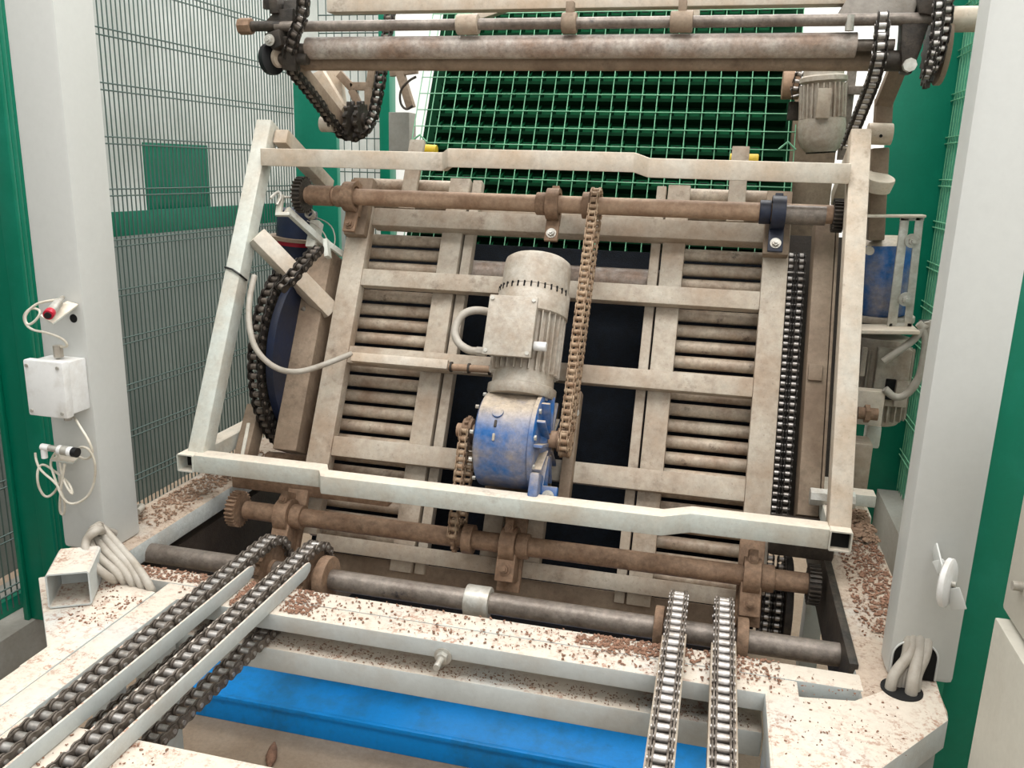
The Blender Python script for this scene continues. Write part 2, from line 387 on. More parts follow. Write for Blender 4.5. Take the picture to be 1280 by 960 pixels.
# green panel and post at the far end of the left fence
tag(MB().box((-2.30, 4.36, FL), (P(420, 150, y=4.36).x, 4.40, 2.06), .004).build('corner_sheet', 'green_sheet'), 'flat dark green sheet panel at the far end of the left mesh fence', 'panel')
tag(MB().box((P(474, 150, y=4.9).x, 4.9, FL), (P(487, 150, y=4.9).x, 5.0, 3.3), .004).build('fence_post', 'green_paint'), 'slim green post beside the tall green mesh, behind the left sprocket', 'post')
bx0, bx1 = P(400, 100, y=5).x, P(476, 100, y=5).x
mb = MB()
for i in range(int((bx1-bx0)/.05)+1): mb.cyl((bx0+i*.05, 5, FL), (bx0+i*.05, 5, 3.3), .003, 5)
zz = 1.4
while zz < 3.2: mb.cyl((bx0, 4.995, zz), (bx1, 4.995, zz), .004, 5); zz += .1
tag(mb.build('mesh_fence', 'fence_wire'), 'small piece of wire mesh fence against white light behind the left sprocket', 'fence')
# -------- right side: green panel, fence, near post
tag(MB().box((P(1104, 200, y=4.7).x, 4.7, FL), (1.05, 4.74, 3.4), .004).build('corner_sheet', 'green_sheet'), 'large flat green sheet panel between the machine and the right white column', 'panel')
fr = thing('mesh_fence', 'narrow strip of mesh fence backed by pale green sheet beside the right white column', 'fence', (1.05, 3.9, .02))
MB().box((1.03, 3.05, .03), (1.045, 4.7, 3.4), .002).build('backing_sheet', 'green_screen', fr)
mb = MB()
z = .22
while z < 3.3:
    for dz in (0, .03): mb.cyl((1.015, 3.05, z+dz), (1.015, 4.7, z+dz), .003, 6)
    z += .2
for i in range(33): mb.cyl((1.02, 3.06+i*.05, .03), (1.02, 3.06+i*.05, 3.4), .0022, 5)
mb.build('wire_mesh', 'green_wire', fr)
MB().box((.985, 3.9, 1.16), (1.03, 4.3, 1.2), .003).build('hinge_rail', 'chain_black', fr)
gp = thing('fence_post', 'wide green steel post right of the right white column, in front of the cabinet', 'post', (.9, 2.3, FL))
MB().box((.665, 2.28, FL), (1.02, 2.32, 3.3), .004).box((.655, 2.26, FL), (.685, 2.30, 3.3), .003).box((.98, 2.2, FL), (1.02, 2.3, 3.3), .003).build('post_body', 'green_paint', gp)
cb = thing('control_cabinet', 'light grey steel cabinet at the right edge beside the green post', 'cabinet', (.75, 1.4, FL))
MB().box((.515, 1.05, FL), (.9, 1.5, .915), .004).build('lower_body', 'cabinet_grey', cb)
MB().box((.53, 1.06, .925), (.9, 1.52, 1.19), .006).build('upper_body', 'cabinet_grey', cb)
MB().box((.545, 1.04, 1.21), (.9, 1.5, 1.3), .006).build('top_cover', 'cabinet_grey', cb)
MB().cyl((.515, 1.45, 1.0), (.545, 1.45, 1.0), .008, 12).build('screw', 'zinc', cb)

# ================================================================== BASE FRAME
bf = thing('base_frame', 'grey painted steel base frame with dusty tops that carries the chain rails', 'machine frame', (-.53, 1.7, FL))
S = .065
for lab, x0, x1 in (('side_beam', -1.69, -1.515), ('side_beam', .36, .53)):
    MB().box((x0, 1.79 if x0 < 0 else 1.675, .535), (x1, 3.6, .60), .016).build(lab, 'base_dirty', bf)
MB().box((-1.53, 1.715, .556), (.37, 1.778, .60), .005).build('cross_beam', 'base_paint', bf)
MB().box((-1.30, 1.646, .556), (.235, 1.7135, .60), .005).build('cross_beam', 'base_paint', bf)
MB().box((-1.30, 1.645, .444), (.17, 1.79, .507), .008).build('cross_beam', 'base_paint', bf)
MB().box((-1.23, .95, .555), (.165, 1.168, .60), .006).build('cross_beam', 'base_paint', bf)
for x0, x1 in ((-1.30, -1.23), (-1.37, -1.3005), (.165, .235), (.2355, .31)):
    MB().box((x0, .3, .546), (x1, 1.655, .60), .006).build('front_arm', 'base_paint', bf)
# corner plates
def plate_poly(poly, z0, z1): return MB().prism([(x, y, z0) for x, y in poly], (0, 0, z1-z0), .004)
plate_poly([(-1.3005, 1.66), (-1.56, 1.70), (-1.63, 1.64), (-1.3705, 1.38), (-1.3705, 1.30), (-1.3005, 1.30)], .535, .6012).build('corner_plate', 'base_paint', bf)
MB().sweep([[(.17, 1.30, .535), (.17, 1.30, .6012), (.17, 1.655, .6012), (.17, 1.655, .535)],
            [(.24, 1.30, .535), (.24, 1.30, .6012), (.24, 1.655, .6012), (.24, 1.655, .535)],
            [(.345, 1.44, .535), (.345, 1.44, .6012), (.345, 1.672, .6012), (.345, 1.672, .535)],
            [(.52, 1.655, .535), (.52, 1.655, .6012), (.53, 1.83, .6012), (.53, 1.83, .535)]], .003).build('corner_plate', 'base_paint', bf)
for (x0, y0) in ((-1.30, 1.56), (.17, 1.56), (.44, 1.66), (-1.66, 1.80)):
    MB().box((x0, y0, FL), (x0+.07, y0+.07, .54), .006).build('leg', 'base_paint', bf)
MB().box((-1.66, 3.3, FL), (-1.56, 3.4, .54), .006).build('leg', 'base_paint', bf)
MB().box((.45, 3.3, FL), (.52, 3.4, .54), .006).build('leg', 'base_paint', bf)
mb = MB(); s0 = P(554, 820, y=1.645)
bolt(mb, s0, -Y3, .014, .012); mb.cyl(s0, s0-Y3*.05, .008, 12); mb.build('stud', 'zinc', bf)
MB().box((.36-.01, 1.80, .44), (.37, 3.0, .61), .002).build('inner_strip', 'grease_dark', bf)
# short box section standing on the left corner plate
t = tag(MB().hollow((-1.442, 1.535, .603+.045), (-1.512, 1.66, .603+.045), .096, .088, .004).beam((-1.497, 1.636, .648), (-1.501, 1.643, .648), .09, .08).build('box_section', 'base_paint'), 'short open square steel tube stub sitting on the left corner plate', 'steel tube')
# chips and sawdust
tpz = .602
scatter('wood_chips', 'brown chips and dirt strewn over the dusty front crossbeam', 'debris', [((-1.25, 1.65), (.2, 1.775), tpz)], 900, .0065, 'chips')
scatter('wood_chips', 'heap of reddish chips between and beside the left chain rails', 'debris', [((-1.10, 1.66), (-1.05, 1.775), tpz), ((-.965, 1.66), (-.88, 1.775), tpz), ((-1.2, 1.72), (-1.5, 1.775), tpz)], 1100, .008, 'chips')
scatter('wood_chips', 'pile of chips around the right chain rails on the crossbeam', 'debris', [((-.2, 1.70), (.2, 1.775), tpz), ((-.25, 1.72), (-.06, 1.775), tpz)], 800, .008, 'chips')
scatter('wood_chips', 'dirt and chips covering the left side beam below the tilted frame', 'debris', [((-1.66, 2.0), (-1.54, 2.7), tpz), ((-1.66, 2.15), (-1.56, 2.6), tpz)], 1300, .010, 'chips_pale')
scatter('wood_chips', 'dirt and chips covering the right side beam beside the concrete curb', 'debris', [((.40, 1.95), (.52, 2.6), tpz), ((.44, 1.9), (.52, 2.5), tpz)], 1300, .0095, 'chips')
scatter('wood_chips', 'specks of dirt on the right corner plate', 'debris', [((.19, 1.45), (.34, 1.73), .602), ((.2, 1.5), (.44, 1.76), .602)], 160, .0045, 'chips')
scatter('wood_chips', 'chips lying on the left corner plate around the tube stub', 'debris', [((-1.54, 1.62), (-1.38, 1.68), .602), ((-1.44, 1.48), (-1.3, 1.62), .602)], 260, .006, 'chips')
scatter('wood_chips', 'line of dark dirt on the lower crossbeam under the dusty front beam', 'debris', [((-1.2, 1.650), (.15, 1.70), .508)], 1200, .0045, 'chips_pale')
scatter('wood_chips', 'chips on the nearest crossbeam by the left chain rails', 'debris', [((-1.22, 1.0), (-.9, 1.16), .601)], 200, .006, 'chips')
# ================================================================== COLUMNS
def column(x0, y0, label):
    t = thing('steel_column', label, 'column', (x0+.07, y0+.07, .6)); return t
cl = column(-1.70, 1.81, 'white painted square steel column on the left carrying the junction box')
MB().box((-1.70, 1.81, .60), (-1.56, 1.95, 3.3), .012).build('post', 'column_paint', cl)
b = P(92, 398, y=1.81); MB().cyl(b+Y3*.002, b-Y3*.001, .011, 20).build('hole', 'black_hole', cl)
cr = column(.42, 1.79, 'thick white square steel column on the right with cables in its foot')
MB().box((.425, 1.79, .60), (.56, 1.875, 3.3), .014).build('post', 'column_paint', cr)
# arched cable cut-out in the foot and round cable hole in the plate
ac = P(1141, 840, y=1.789).x; hc = P(1127, 862, z=.602)
mb = MB(); poly = []
for i in range(17):
    a = math.pi*i/16; poly.append(V((ac+.044*math.cos(a), 1.7885, .655+.038*math.sin(a))))
poly += [V((ac-.044, 1.7885, .604)), V((ac+.044, 1.7885, .604))]
mb.prism(poly, (0, .004, 0), 0); mb.build('cable_opening', 'black_hole', cr)
mb = MB(); arch = [V((ac+.045*math.cos(math.pi*i/16), 1.788, .655+.039*math.sin(math.pi*i/16))) for i in range(17)]
mb.path([V((ac+.045, 1.788, .606))]+arch+[V((ac-.045, 1.788, .606))], .0022, 6).build('opening_edge', 'column_paint', cr)
MB().cyl((hc.x, hc.y, .6015), (hc.x, hc.y, .6035), .042, 32).build('cable_hole', 'black_hole', bf)
for i, (dx, tx, rr) in enumerate(((-.024, -.010, .0115), (-.006, -.020, .010), (.016, .004, .0125), (.004, .018, .010), (.028, .022, .010))):
    yy = hc.y+(-.006, .012, -.012, .014, .004)[i]
    tag(MB().path([(hc.x+dx, yy, .52), (hc.x+dx, yy, .61), (hc.x+dx*.9+.004, yy+.012, .635), (ac+tx*.9, 1.782, .667), (ac+tx, 1.80, .70), (ac+tx, 1.83, .76)], rr, 12, 3).build('power_cable', 'cable_grey'),
        'grey cable in the bunch passing through the arched foot of the right column', 'cable', 'cables at the right column foot')

# reflector with bracket on the right column
rf = thing('reflector', 'round white reflector disc on an angled bracket on the right column', 'reflector', P(1183, 727, y=1.74))
c = P(1183, 728, y=1.73); ax = V((.86, -.45, .05)).normalized()
MB().lathe(c-ax*.006, ax, [(0, .046), (.003, .05), (.012, .05), (.016, .044)], 32).build('disc', 'plastic_white', rf)
MB().cyl(c+ax*.009, c+ax*.018, .006, 12).build('rivet', 'zinc', rf)
MB().beam(P(1168, 683, y=1.788), P(1176, 715, y=1.74), .004, .03).beam(P(1190, 735, y=1.72), P(1199, 762, y=1.71), .004, .03).beam(P(1172, 700, y=1.755), P(1194, 748, y=1.725), .004, .025).build('bracket', 'column_paint', rf)

# junction box, sensors and their cables on the left column
jb = thing('junction_box', 'white plastic junction box with screws on the front of the left column', 'junction box', (-1.625, 1.74, 1.02))
MB().box((-1.672, 1.742, 1.012), (-1.567, 1.81, 1.148), .005).build('box_body', 'plastic_white', jb)
jl = MB().box((-1.680, 1.722, 1.006), (-1.563, 1.748, 1.153), .007).build('lid', 'plastic_white', jb)
for x in (-1.668, -1.577):
    for z_ in (1.02, 1.138): MB().cyl((x, 1.7225, z_), (x, 1.719, z_), .0045, 12).build('screw', 'zinc', jl)
MB().cyl((-1.615, 1.772, 1.153), (-1.615, 1.772, 1.183), .012, 6).build('cable_gland', 'cable_grey', jb)
MB().cyl((-1.61, 1.775, .985), (-1.61, 1.775, 1.006), .010, 6).build('cable_gland', 'cable_grey', jb)
se = thing('light_sensor', 'upper photoelectric sensor with a red ring on a bracket above the junction box', 'sensor', P(68, 398, y=1.77))
ps0, ps1 = P(60, 394, y=1.68), P(80, 370, y=1.79); d = (ps1-ps0).normalized()
MB().cyl(ps0, ps0+d*.02, .0125, 20, bev=.002).build('sensor_ring', 'plastic_red', se)
MB().cyl(ps0-d*.004, ps0+d*.001, .008, 16).build('lens', 'plastic_black', se)
MB().cyl(ps0+d*.02, ps0+d*.075, .0115, 20).cyl(ps0+d*.075, ps0+d*.115, .008, 16, r1=.005).build('barrel', 'zinc', se)
MB().prism([P(50, 394, y=1.70), P(66, 404, y=1.70), P(98, 380, y=1.806), P(84, 376, y=1.806)], (0, 0, -.005), .001).build('mounting_plate', 'frame_paint', se)
cbp = [P(78, 374, y=1.79), P(60, 376, y=1.76), P(44, 380, y=1.75), P(30, 394, y=1.74), P(34, 408, y=1.74), P(46, 400, y=1.74), P(52, 388, y=1.75), P(38, 384, y=1.75), P(28, 396, y=1.76), P(36, 412, y=1.76), P(60, 416, y=1.76), P(80, 424, y=1.765), P(86, 434, y=1.77), V((-1.615, 1.772, 1.18))]
tag(MB().path(cbp, .0032, 8, 3).build('sensor_cable', 'cable_white'), 'thin looped white cable between the upper sensor and the junction box', 'cable')
se = thing('light_sensor', 'lower photoelectric sensor with black tip on a plate below the junction box', 'sensor', P(75, 570, y=1.77))
ls0, ls1 = P(97, 566, y=1.74), P(50, 558, y=1.74); d = (ls1-ls0).normalized()
MB().cyl(ls0, ls0+d*.014, .0125, 20).build('lens', 'plastic_black', se)
MB().cyl(ls0+d*.014, ls0+d*.026, .013, 20).cyl(ls0+d*.045, ls0+d*.056, .0125, 16).build('sensor_ring', 'plastic_white', se)
MB().cyl(ls0+d*.026, ls0+d*.045, .0128, 18).cyl(ls0+d*.056, ls0+d*.085, .0085, 16).build('barrel', 'zinc', se)
MB().cyl(ls0+d*.085, ls0+d*.108, .009, 14).cyl(ls0+d*.103, ls0+d*.103-Z3*.03, .008, 14).build('plug', 'plastic_white', se)
MB().prism([P(62, 574, y=1.75), P(74, 568, y=1.80), P(98, 572, y=1.80), P(92, 578, y=1.75)], (0, 0, -.005), .001).build('mounting_plate', 'frame_paint', se)
lp = [(90, 515), (98, 530), (112, 552), (117, 568), (108, 575), (96, 570), (98, 558), (112, 560), (120, 580), (118, 605), (108, 624), (88, 632), (76, 620), (66, 590), (62, 578), (72, 560), (78, 600), (92, 622), (88, 605), (70, 590), (52, 578), (46, 590), (48, 610), (58, 624), (72, 612), (78, 590), (82, 575), (76, 610), (74, 640), (80, 645), (82, 628), (72, 605), (50, 588), (45, 575), (44, 566)]
pts = [V((-1.61, 1.775, .99)), P(92, 520, y=1.79)]+[P(x, y_, y=1.755-.012*math.sin(i*1.3)) for i, (x, y_) in enumerate(lp[1:])]
tag(MB().path(pts, .0032, 8, 3).build('sensor_cable', 'cable_white'), 'tangled coil of thin white cable hanging at the lower sensor', 'cable')
# thick grey cables by the left column foot
CL = [[(104, 676), (112, 702), (132, 719), (145, 727)], [(108, 670), (120, 694), (143, 713), (157, 728)], [(113, 664), (129, 687), (153, 710), (168, 731)], [(119, 660), (139, 684), (163, 708), (179, 734)], [(126, 657), (148, 682), (173, 710), (190, 737)]]
for i, q in enumerate(CL):
    st = P(133, 668, y=1.808)
    pp = [st+V((0, .03, -.01)), st+V((-.002, -.004, .004*i)), P(124-2*i if i < 3 else 122, 656+2*(4-i)*.6, z=.735-.004*i)]
    pp += [P(*q[0], z=.70), P(*q[1], z=.67), P(*q[2], z=.640), P(*q[3], z=.608), P(q[3][0]+3, q[3][1]+14, z=.54), P(q[3][0]+3, q[3][1]+30, z=.42)]
    tag(MB().path(pp, .0105, 12, 3).build('power_cable', 'cable_grey'), 'thick grey cable in the bunch looping down at the left column foot', 'cable', 'cables at the left column foot')
tag(MB().path([P(172, 640, y=2.0), P(180, 632, y=2.05), P(170, 634, y=2.15), P(166, 650, y=2.0), V((-1.62, 1.98, .62))], .009, 10, 3).build('power_cable', 'cable_grey'), 'short grey cable end beside the left column on the side beam', 'cable')
for i in range(4):
    tag(MB().path([P(272-14*i, 790, y=1.80), P(262-13*i, 815+2*i, y=1.83), P(240-10*i, 845+4*i, y=1.84), P(232-9*i, 880+4*i, y=1.84)], .010, 8, 3).build('power_cable', 'shaft_dark'), 'dark grey cable hanging below the left chain rails', 'cable', 'cables below the left chain rails')

# ================================================================== PIT
tr = thing('blue_beam', 'bright blue painted steel channel lying on the pit floor under the base frame', 'steel channel', (-.8, 2.5, FL))
MB().box((-1.78, 2.40, FL), (.12, 2.75, -.25), .004).build('channel', 'blue_paint', tr)
MB().box((-1.78, 2.392, -.262), (.12, 2.41, -.244), .004).build('lip', 'blue_paint', tr)
o = tag(MB().lathe(P(343, 928, z=FL+.012), V((.35, -.9, 0)), [(0, .004), (.03, .014), (.08, .02), (.11, .012), (.13, .004)], 9).build('bark_piece', 'chips'), 'reddish brown scrap of bark lying on the concrete below the blue channel', 'debris')

# ================================================================== CHAIN RAILS
SY, SZ, SR = 1.93, .553, .086
ls = thing('sprocket_shaft', 'long dark steel shaft carrying the chain sprockets behind the front crossbeam', 'shaft', (-.53, SY, SZ))
MB().cyl((-1.60, SY, SZ), (.365, SY, SZ), .028, 24).build('shaft', 'shaft_dark', ls)
c = P(598, 752, y=SY); MB().cyl((c.x-.033, SY, SZ), (c.x+.033, SY, SZ), .041, 28, bev=.004).build('collar', 'zinc', ls)
for xx in (-1.14, -1.01, -.03, .08):
    sprocket_mb((xx, SY, SZ), SR*.93, 18, .014).build('sprocket', 'rust', ls)
for x0, x1, r in ((-.985, -.955, .062), (-.085, -.062, .055), (.112, .14, .055)):
    MB().cyl((x0, SY, SZ), (x1, SY, SZ), r, 28, bev=.004).build('hub_flange', 'rust', ls)
rails = [(-1.14, .066, 'outer left chain rail, nearest the left corner plate', 1.80), (-1.01, .066, 'inner left chain rail beside the heap of reddish chips', 1.86),
         (-.031, .054, 'inner right chain rail, standing alone in the middle of the front crossbeam', 1.79), (.078, .054, 'outer right chain rail nearest the right corner plate', 1.79)]
names = ['leftmost of the four roller chains, running over the outer left rail', 'second roller chain from the left, running over the inner left rail',
         'third roller chain from the left, running over the inner right rail', 'rightmost of the four roller chains, next to the right corner plate']
for k, (xc, wd, lab, yend) in enumerate(rails):
    t = thing('chain_rail', 'painted steel '+lab, 'rail', (xc, 1.2, .602))
    x0, x1 = xc-wd/2, xc+wd/2
    MB().box((x0+.003, .35, .604), (x1-.003, yend-.06, .616), .001).build('rail_base', 'grease_dark', t)  # dark base colour stands in for shade between the rollers
    hL = .640 if k < 2 else .636
    for xs, ye in ((x0, yend-.02), (x1-.005, yend)):
        poly = [(xs, .35, .602-.0), (xs, ye-.03, .602), (xs, ye-.006, .612), (xs, ye, .625), (xs, ye-.006, hL-.004), (xs, ye-.02, hL), (xs, .35, hL)]
        MB().prism(poly, (.005, 0, 0), .001).build('side_guide', 'base_paint' if k < 2 else 'lattice_dusty', t)
    cz = SZ+SR-.0
    pts = [V((xc, .98 if k < 2 else 1.02, cz))]+arc(SY, SZ, SR, 90, -90, xc)+[V((xc, 1.74, .5235)), V((xc, 1.12, .536))]
    chain('dark greasy '+names[k] if k < 2 else names[k], 'chain', pts, .0305, .044 if k < 2 else .042, .027, 'chain_steel', 'chain_plate' if k < 2 else 'chain_plate', 'conveyor chains on the rails', 'conveyor_chain')

# ================================================================== OUTER TILTED FRAME
of = thing('tilting_frame', 'dusty cream painted outer tilting frame of square tube around the gearmotor', 'machine frame', L(-.6, 0, 0))
W = .057
def bar(secs, w, h):  # secs: centre points along x
    out = []
    for c in secs:
        c = V(c); out.append([c+V((0, -w/2, -h/2)), c+V((0, w/2, -h/2)), c+V((0, w/2, h/2)), c+V((0, -w/2, h/2))])
    return MB().sweep(out, .004)
yb = O.y+W/2; zb = .70+W/2
bar([(-1.545, yb, zb), (-1.118, yb, zb), (-1.092, yb-.045, zb), (-.095, yb-.045, zb), (-.02, yb, zb), (.336, yb, zb)], W, W).build('lower_bar', 'frame_paint', of)
uc = L(0, 1.075, 0); yu, zu = uc.y+.0, uc.z
bar([(-1.525, yu, zu), (-.885, yu, zu), (-.855, yu-.04, zu+.012), (-.275, yu-.04, zu+.012), (-.235, yu, zu-.002), (.336, yu, zu-.004)], W, W).build('upper_bar', 'frame_dusty', of)
for x0, x1 in ((-1.585, -1.528), (.335, .392)):
    MB().lbox(x0, x1, .05, 1.215, -.06, 0.0, .005).build('side_post', 'frame_dusty' if x0 > 0 else 'frame_paint', of)
for xc in (-1.572, .364):
    MB().hollow((xc, 2.192, zb), (xc, 2.62, zb), W, W, .004).build('end_tube', 'frame_paint', of)
    MB().box((xc-.024, 2.215 if xc > 0 else 2.24, zb-.024), (xc+.024, 2.52, zb+.024), 0).build('plug', 'black_hole', of)  # black filler added inside, stands in for shade in the open tube
# struts running back from the posts
def back_tube(u, t, n0, n1, name='back_strut', w=.05, m='frame_dusty'): return MB().beam(L(u, t, n0), L(u, t, n1), w, w, T, .004).build(name, m, of)
back_tube(-1.50, 1.17, -.03, -.42); MB().beam(L(-1.51, .80, -.02), L(-1.30, .615, -.235), .058, .058, T, .005).build('back_strut', 'frame_dusty', of)
MB().cyl(P(378, 384, n=-.20), P(404, 414, n=-.26), .010, 12).build('tie_rod', 'steel_grey', of); back_tube(.364, 1.18, -.06, -.40)
MB().path([L(-1.589, .678, -.012), L(-1.584, .677, .004), L(-1.555, .67, .007), L(-1.526, .655, .006), L(-1.524, .65, -.04)], .0035, 6).build('tie_wrap', 'plastic_black', of)

# ================================================================== LATTICE
lt = thing('roller_frame', 'dusty tilted inner frame of flat bars holding two banks of rollers', 'machine frame', L(-.53, 0, -.2))
n0, n1 = -.245, -.20
for u0, u1 in ((-1.277, -1.195), (.126, .202)): MB().lbox(u0, u1, -.14, 1.0, n0, n1, .004).build('side_upright', 'lattice_dusty', lt)
for u0, u1, nn in ((-.948, -.875, -.25), (-.868, -.835, -.262), (-.190, -.118, -.25), (-.228, -.197, -.262)):
    MB().lbox(u0, u1, -.22, 1.14, nn-.04, nn, .003).build('inner_upright', 'lattice_dusty', lt)
for t0, t1 in ((.712, .772), (.436, .496), (.120, .186), (-.185, -.135)):
    MB().lbox(-1.195, .126, t0, t1, n0, n1-.004, .004).build('cross_bar', 'lattice_dusty', lt)
MB().lbox(-1.195, .126, .935, 1.0, n0-.02, n1-.01, .004).build('cross_bar', 'lattice_dusty', lt)
for px in (517, 925):
    a = P(px, 200, n=-.25); u = a.x
    MB().lbox(u-.028, u+.028, 1.02, 1.285, -.27, -.25, .004).build('end_stop', 'lattice_dusty', lt)
    MB().cyl(L(u, 1.215, -.251), L(u, 1.215, -.248), .007, 12).build('hole', 'black_hole', lt)
for u in (-.62, -.49):
    MB().lbox(u-.03, u+.03, -.14, .12, -.26, -.21, .003).build('motor_post', 'lattice_dusty', lt)
tr_ = [.921, .869, .813, .757, .7, .656, .603, .551, .47, .395, .342, .288, .235, .16, .08, .02, -.03, -.09]
tr_ = [1.135, 1.07]+[.925-.0525*i for i in range(21)]
for side, (u0, u1) in (('l', (-1.27, -.90)), ('r', (-.16, .19))):
    for tt in tr_:
        mb = MB().cyl(L(u0, tt, -.325), L(u1, tt, -.325), .0205 if tt < 1 else .026, 16)
        mb.build('roller', 'roller_steel', lt)
MB().cyl(L(-.90, .83, -.345), L(-.17, .83, -.345), .042, 24).build('cross_tube', 'pipe_worn', lt)
MB().lbox(-.90, -.15, 1.035, 1.05, -.34, -.30, .002).build('ledge', 'lattice_dusty', lt)
tag(MB().lbox(-1.335, .195, -.25, .985, -.50, -.47, .004).build('rubber_curtain', 'belt_black'), 'dark blue-black woven sheet behind the gearmotor, widened to darken the roller gaps', 'belt')  # woven sheet at the centre; widened to keep the roller gaps dark
MB().lbox(-1.20, .13, -.245, -.19, -.32, -.28, .003).build('bottom_bar', 'rail_brown', lt)

# shafts with bearings and pinions
def bracket(u, tc, nc, up, mt, par, dirn=1):
    # strap: a ring round the shaft plus a plate running onto the upright
    MB().ring(L(u, tc, nc), X3, .050, .036, .040).build('bearing_ring', mt, par)
    mb = MB().lbox(u-.022, u+.022, tc-.115 if dirn > 0 else tc+.02, tc-.02 if dirn > 0 else tc+.115, nc-.035, nc-.022, .003)
    mb.lbox(u-.018, u+.018, tc-.05, tc+.05, nc-.06, nc-.045, .002)
    mb.lbox(u-.012, u+.012, tc+.03, tc+.065, nc-.05, nc+.0, .003)
    br = mb.build('bearing_bracket', mt, par)
    bolt(MB(), L(u, tc-.09 if dirn > 0 else tc+.09, nc-.022), N, .011, .009).build('bolt', 'zinc' if u > -1 else 'rust', br)
    MB().cyl(L(u-.055, tc, nc), L(u-.022, tc, nc), .036, 22, bev=.003).build('collar', mt, par)
def pinion(u, t, n, r, par, m='grease_dark', wd=.03):
    mb = MB(); K = 26; poly = []
    c = L(u, t, n)
    for i in range(K):
        for da, rr in ((-.28, .86), (-.14, 1.), (.14, 1.), (.28, .86)):
            a = 2*math.pi*(i+da)/K; poly.append(c-X3*wd/2+(T*math.cos(a)+N*math.sin(a))*r*rr)
    mb.prism(poly, X3*wd, 0); mb.build('pinion', m, par)
us = thing('drive_shaft', 'upper rusty drive shaft with bearings and a pinion at each end', 'shaft', L(-.53, .988, -.1))
MB().cyl(L(-1.40, .988, -.1), L(.315, .988, -.1), .0275, 24).build('shaft', 'rust_light', us)
MB().cyl(L(-1.39, .988, -.1), L(-1.30, .988, -.1), .034, 22, bev=.003).build('sleeve', 'rust', us)
MB().cyl(L(.16, .984, -.1), L(.29, .984, -.1), .030, 22).build('sleeve', 'shaft_dark', us)
pinion(-1.415, .988, -.1, .062, us); pinion(.325, .985, -.1, .05, us)
for u, m_ in ((-1.235, 'rust'), (-.536, 'rust'), (.155, 'blue_dark')): bracket(u, .988, -.1, 1, m_, us)
for u in (-1.235, .16): MB().lbox(u-.038, u+.038, .88, 1.09, -.2, -.165, .004).build('bearing_plate', 'rail_brown', us)
MB().cyl(L(-.44, .988, -.1), L(-.415, .988, -.1), .042, 22).build('sprocket_hub', 'rust', us)
lo_ = thing('drive_shaft', 'lower rusty drive shaft below the tilting frame with a pinion at each end', 'shaft', L(-.53, -.092, -.1))
MB().cyl(L(-1.40, -.092, -.1), L(.31, -.092, -.1), .0285, 24).build('shaft', 'rust', lo_)
pinion(-1.43, -.092, -.1, .058, lo_, 'rust'); pinion(.318, -.092, -.1, .056, lo_)
for u in (-1.26, -.535, .155):
    MB().ring(L(u, -.092, -.1), X3, .052, .034, .045).build('bearing_ring', 'rust', lo_)
    mb = MB().lbox(u-.028, u+.028, -.20, -.11, -.15, -.075, .004).lbox(u-.035, u+.035, -.23, .03, -.17, -.15, .003); mb.lbox(u-.012, u+.012, -.07, -.02, -.12, -.06, .003)
    br = mb.build('bearing_bracket', 'rust', lo_)
    bolt(MB(), L(u, -.165, -.075), N, .012, .009).build('bolt', 'rust', br); bolt(MB(), L(u, -.045, -.06), N, .009, .008).build('bolt', 'rust', br)
    MB().cyl(L(u+.024, -.092, -.1), L(u+.06, -.092, -.1), .038, 22, bev=.003).build('collar', 'rust', lo_)
MB().cyl(L(-.675, -.092, -.1), L(-.645, -.092, -.1), .044, 22).build('sprocket_hub', 'rust', lo_)

# brown side rails behind the posts
for (u0, u1, t0, t1, lab) in ((-1.405, -1.318, .12, .83, 'brown vertical square tube between the blue wheel and the left bank of rollers'), (.275, .335, .10, 1.03, 'brown vertical square tube behind the right post of the tilting frame')):
    s_ = thing('guide_rail', lab, 'rail', L(u0, t0, -.24))
    MB().lbox(u0, u1, t0, t1, -.30, -.20, .005).build('tube', 'rail_brown', s_)
    if u0 < 0:
        MB().lbox(u0-.05, u0, t0+.13, t0+.21, -.30, -.22, .004).build('lug', 'rail_brown', s_)
        MB().lbox(u0-.02, u0+.015, t1+.01, t1+.11, -.24, -.20, .003).build('clip_plate', 'frame_paint', s_)
    else:
        MB().lbox(u0+.005, u0+.045, .50, .55, -.20, -.19, .003).build('clip_plate', 'rail_brown', s_)
        MB().lbox(u0+.062, u0+.07, t0, 1.0, -.30, -.2, .001).build('edge_strip', 'rail_brown', s_)

# ================================================================== GEARMOTOR
gm = thing('gearmotor', 'dusty grey electric motor on a blue gearbox in the centre of the tilting frame', 'motor', L(-.55, .03, -.1))
mu, mn = -.548, -.05
MB().lathe(L(mu, .34, mn), T, [(0, .098), (.01, .104), (.03, .104), (.035, .094), (.075, .092)], 40).build('flange', 'motor_grey', gm)
MB().lathe(L(mu, .41, mn), T, [(0, .090), (.19, .090)], 40).build('stator', 'motor_grey', gm)
mb = MB()
for i in range(30):
    a = 2*math.pi*i/30; c, s_ = math.cos(a), math.sin(a); r = .098
    mb.obox(L(mu+c*r, .505, mn+s_*r), T, (X3*c+N*s_), (N*c-X3*s_), (.19, .018, .0035), 0)
mb.build('cooling_fins', 'motor_grey', gm)
MB().lathe(L(mu, .59, mn), T, [(0, .106), (.003, .110), (.075, .110), (.08, .106)], 40).build('fan_shroud', 'motor_grey', gm)
MB().lathe(L(mu, .672, mn), T, [(0, .104), (.078, .104), (.095, .100), (.104, .088), (.108, .06), (.109, .0015)], 40).build('fan_cover', 'motor_grey', gm)
mb = MB()
for i in range(40):
    a = math.radians(20+(140*i/39)*1.0)
    if i % 3: continue
    c, s_ = math.cos(a), math.sin(a); mb.obox(L(mu+c*.1095, .665, mn+s_*.1095), T, (X3*c+N*s_), (N*c-X3*s_), (.017, .004, .0045), 0)
mb.build('vent_slots', 'black_hole', gm)
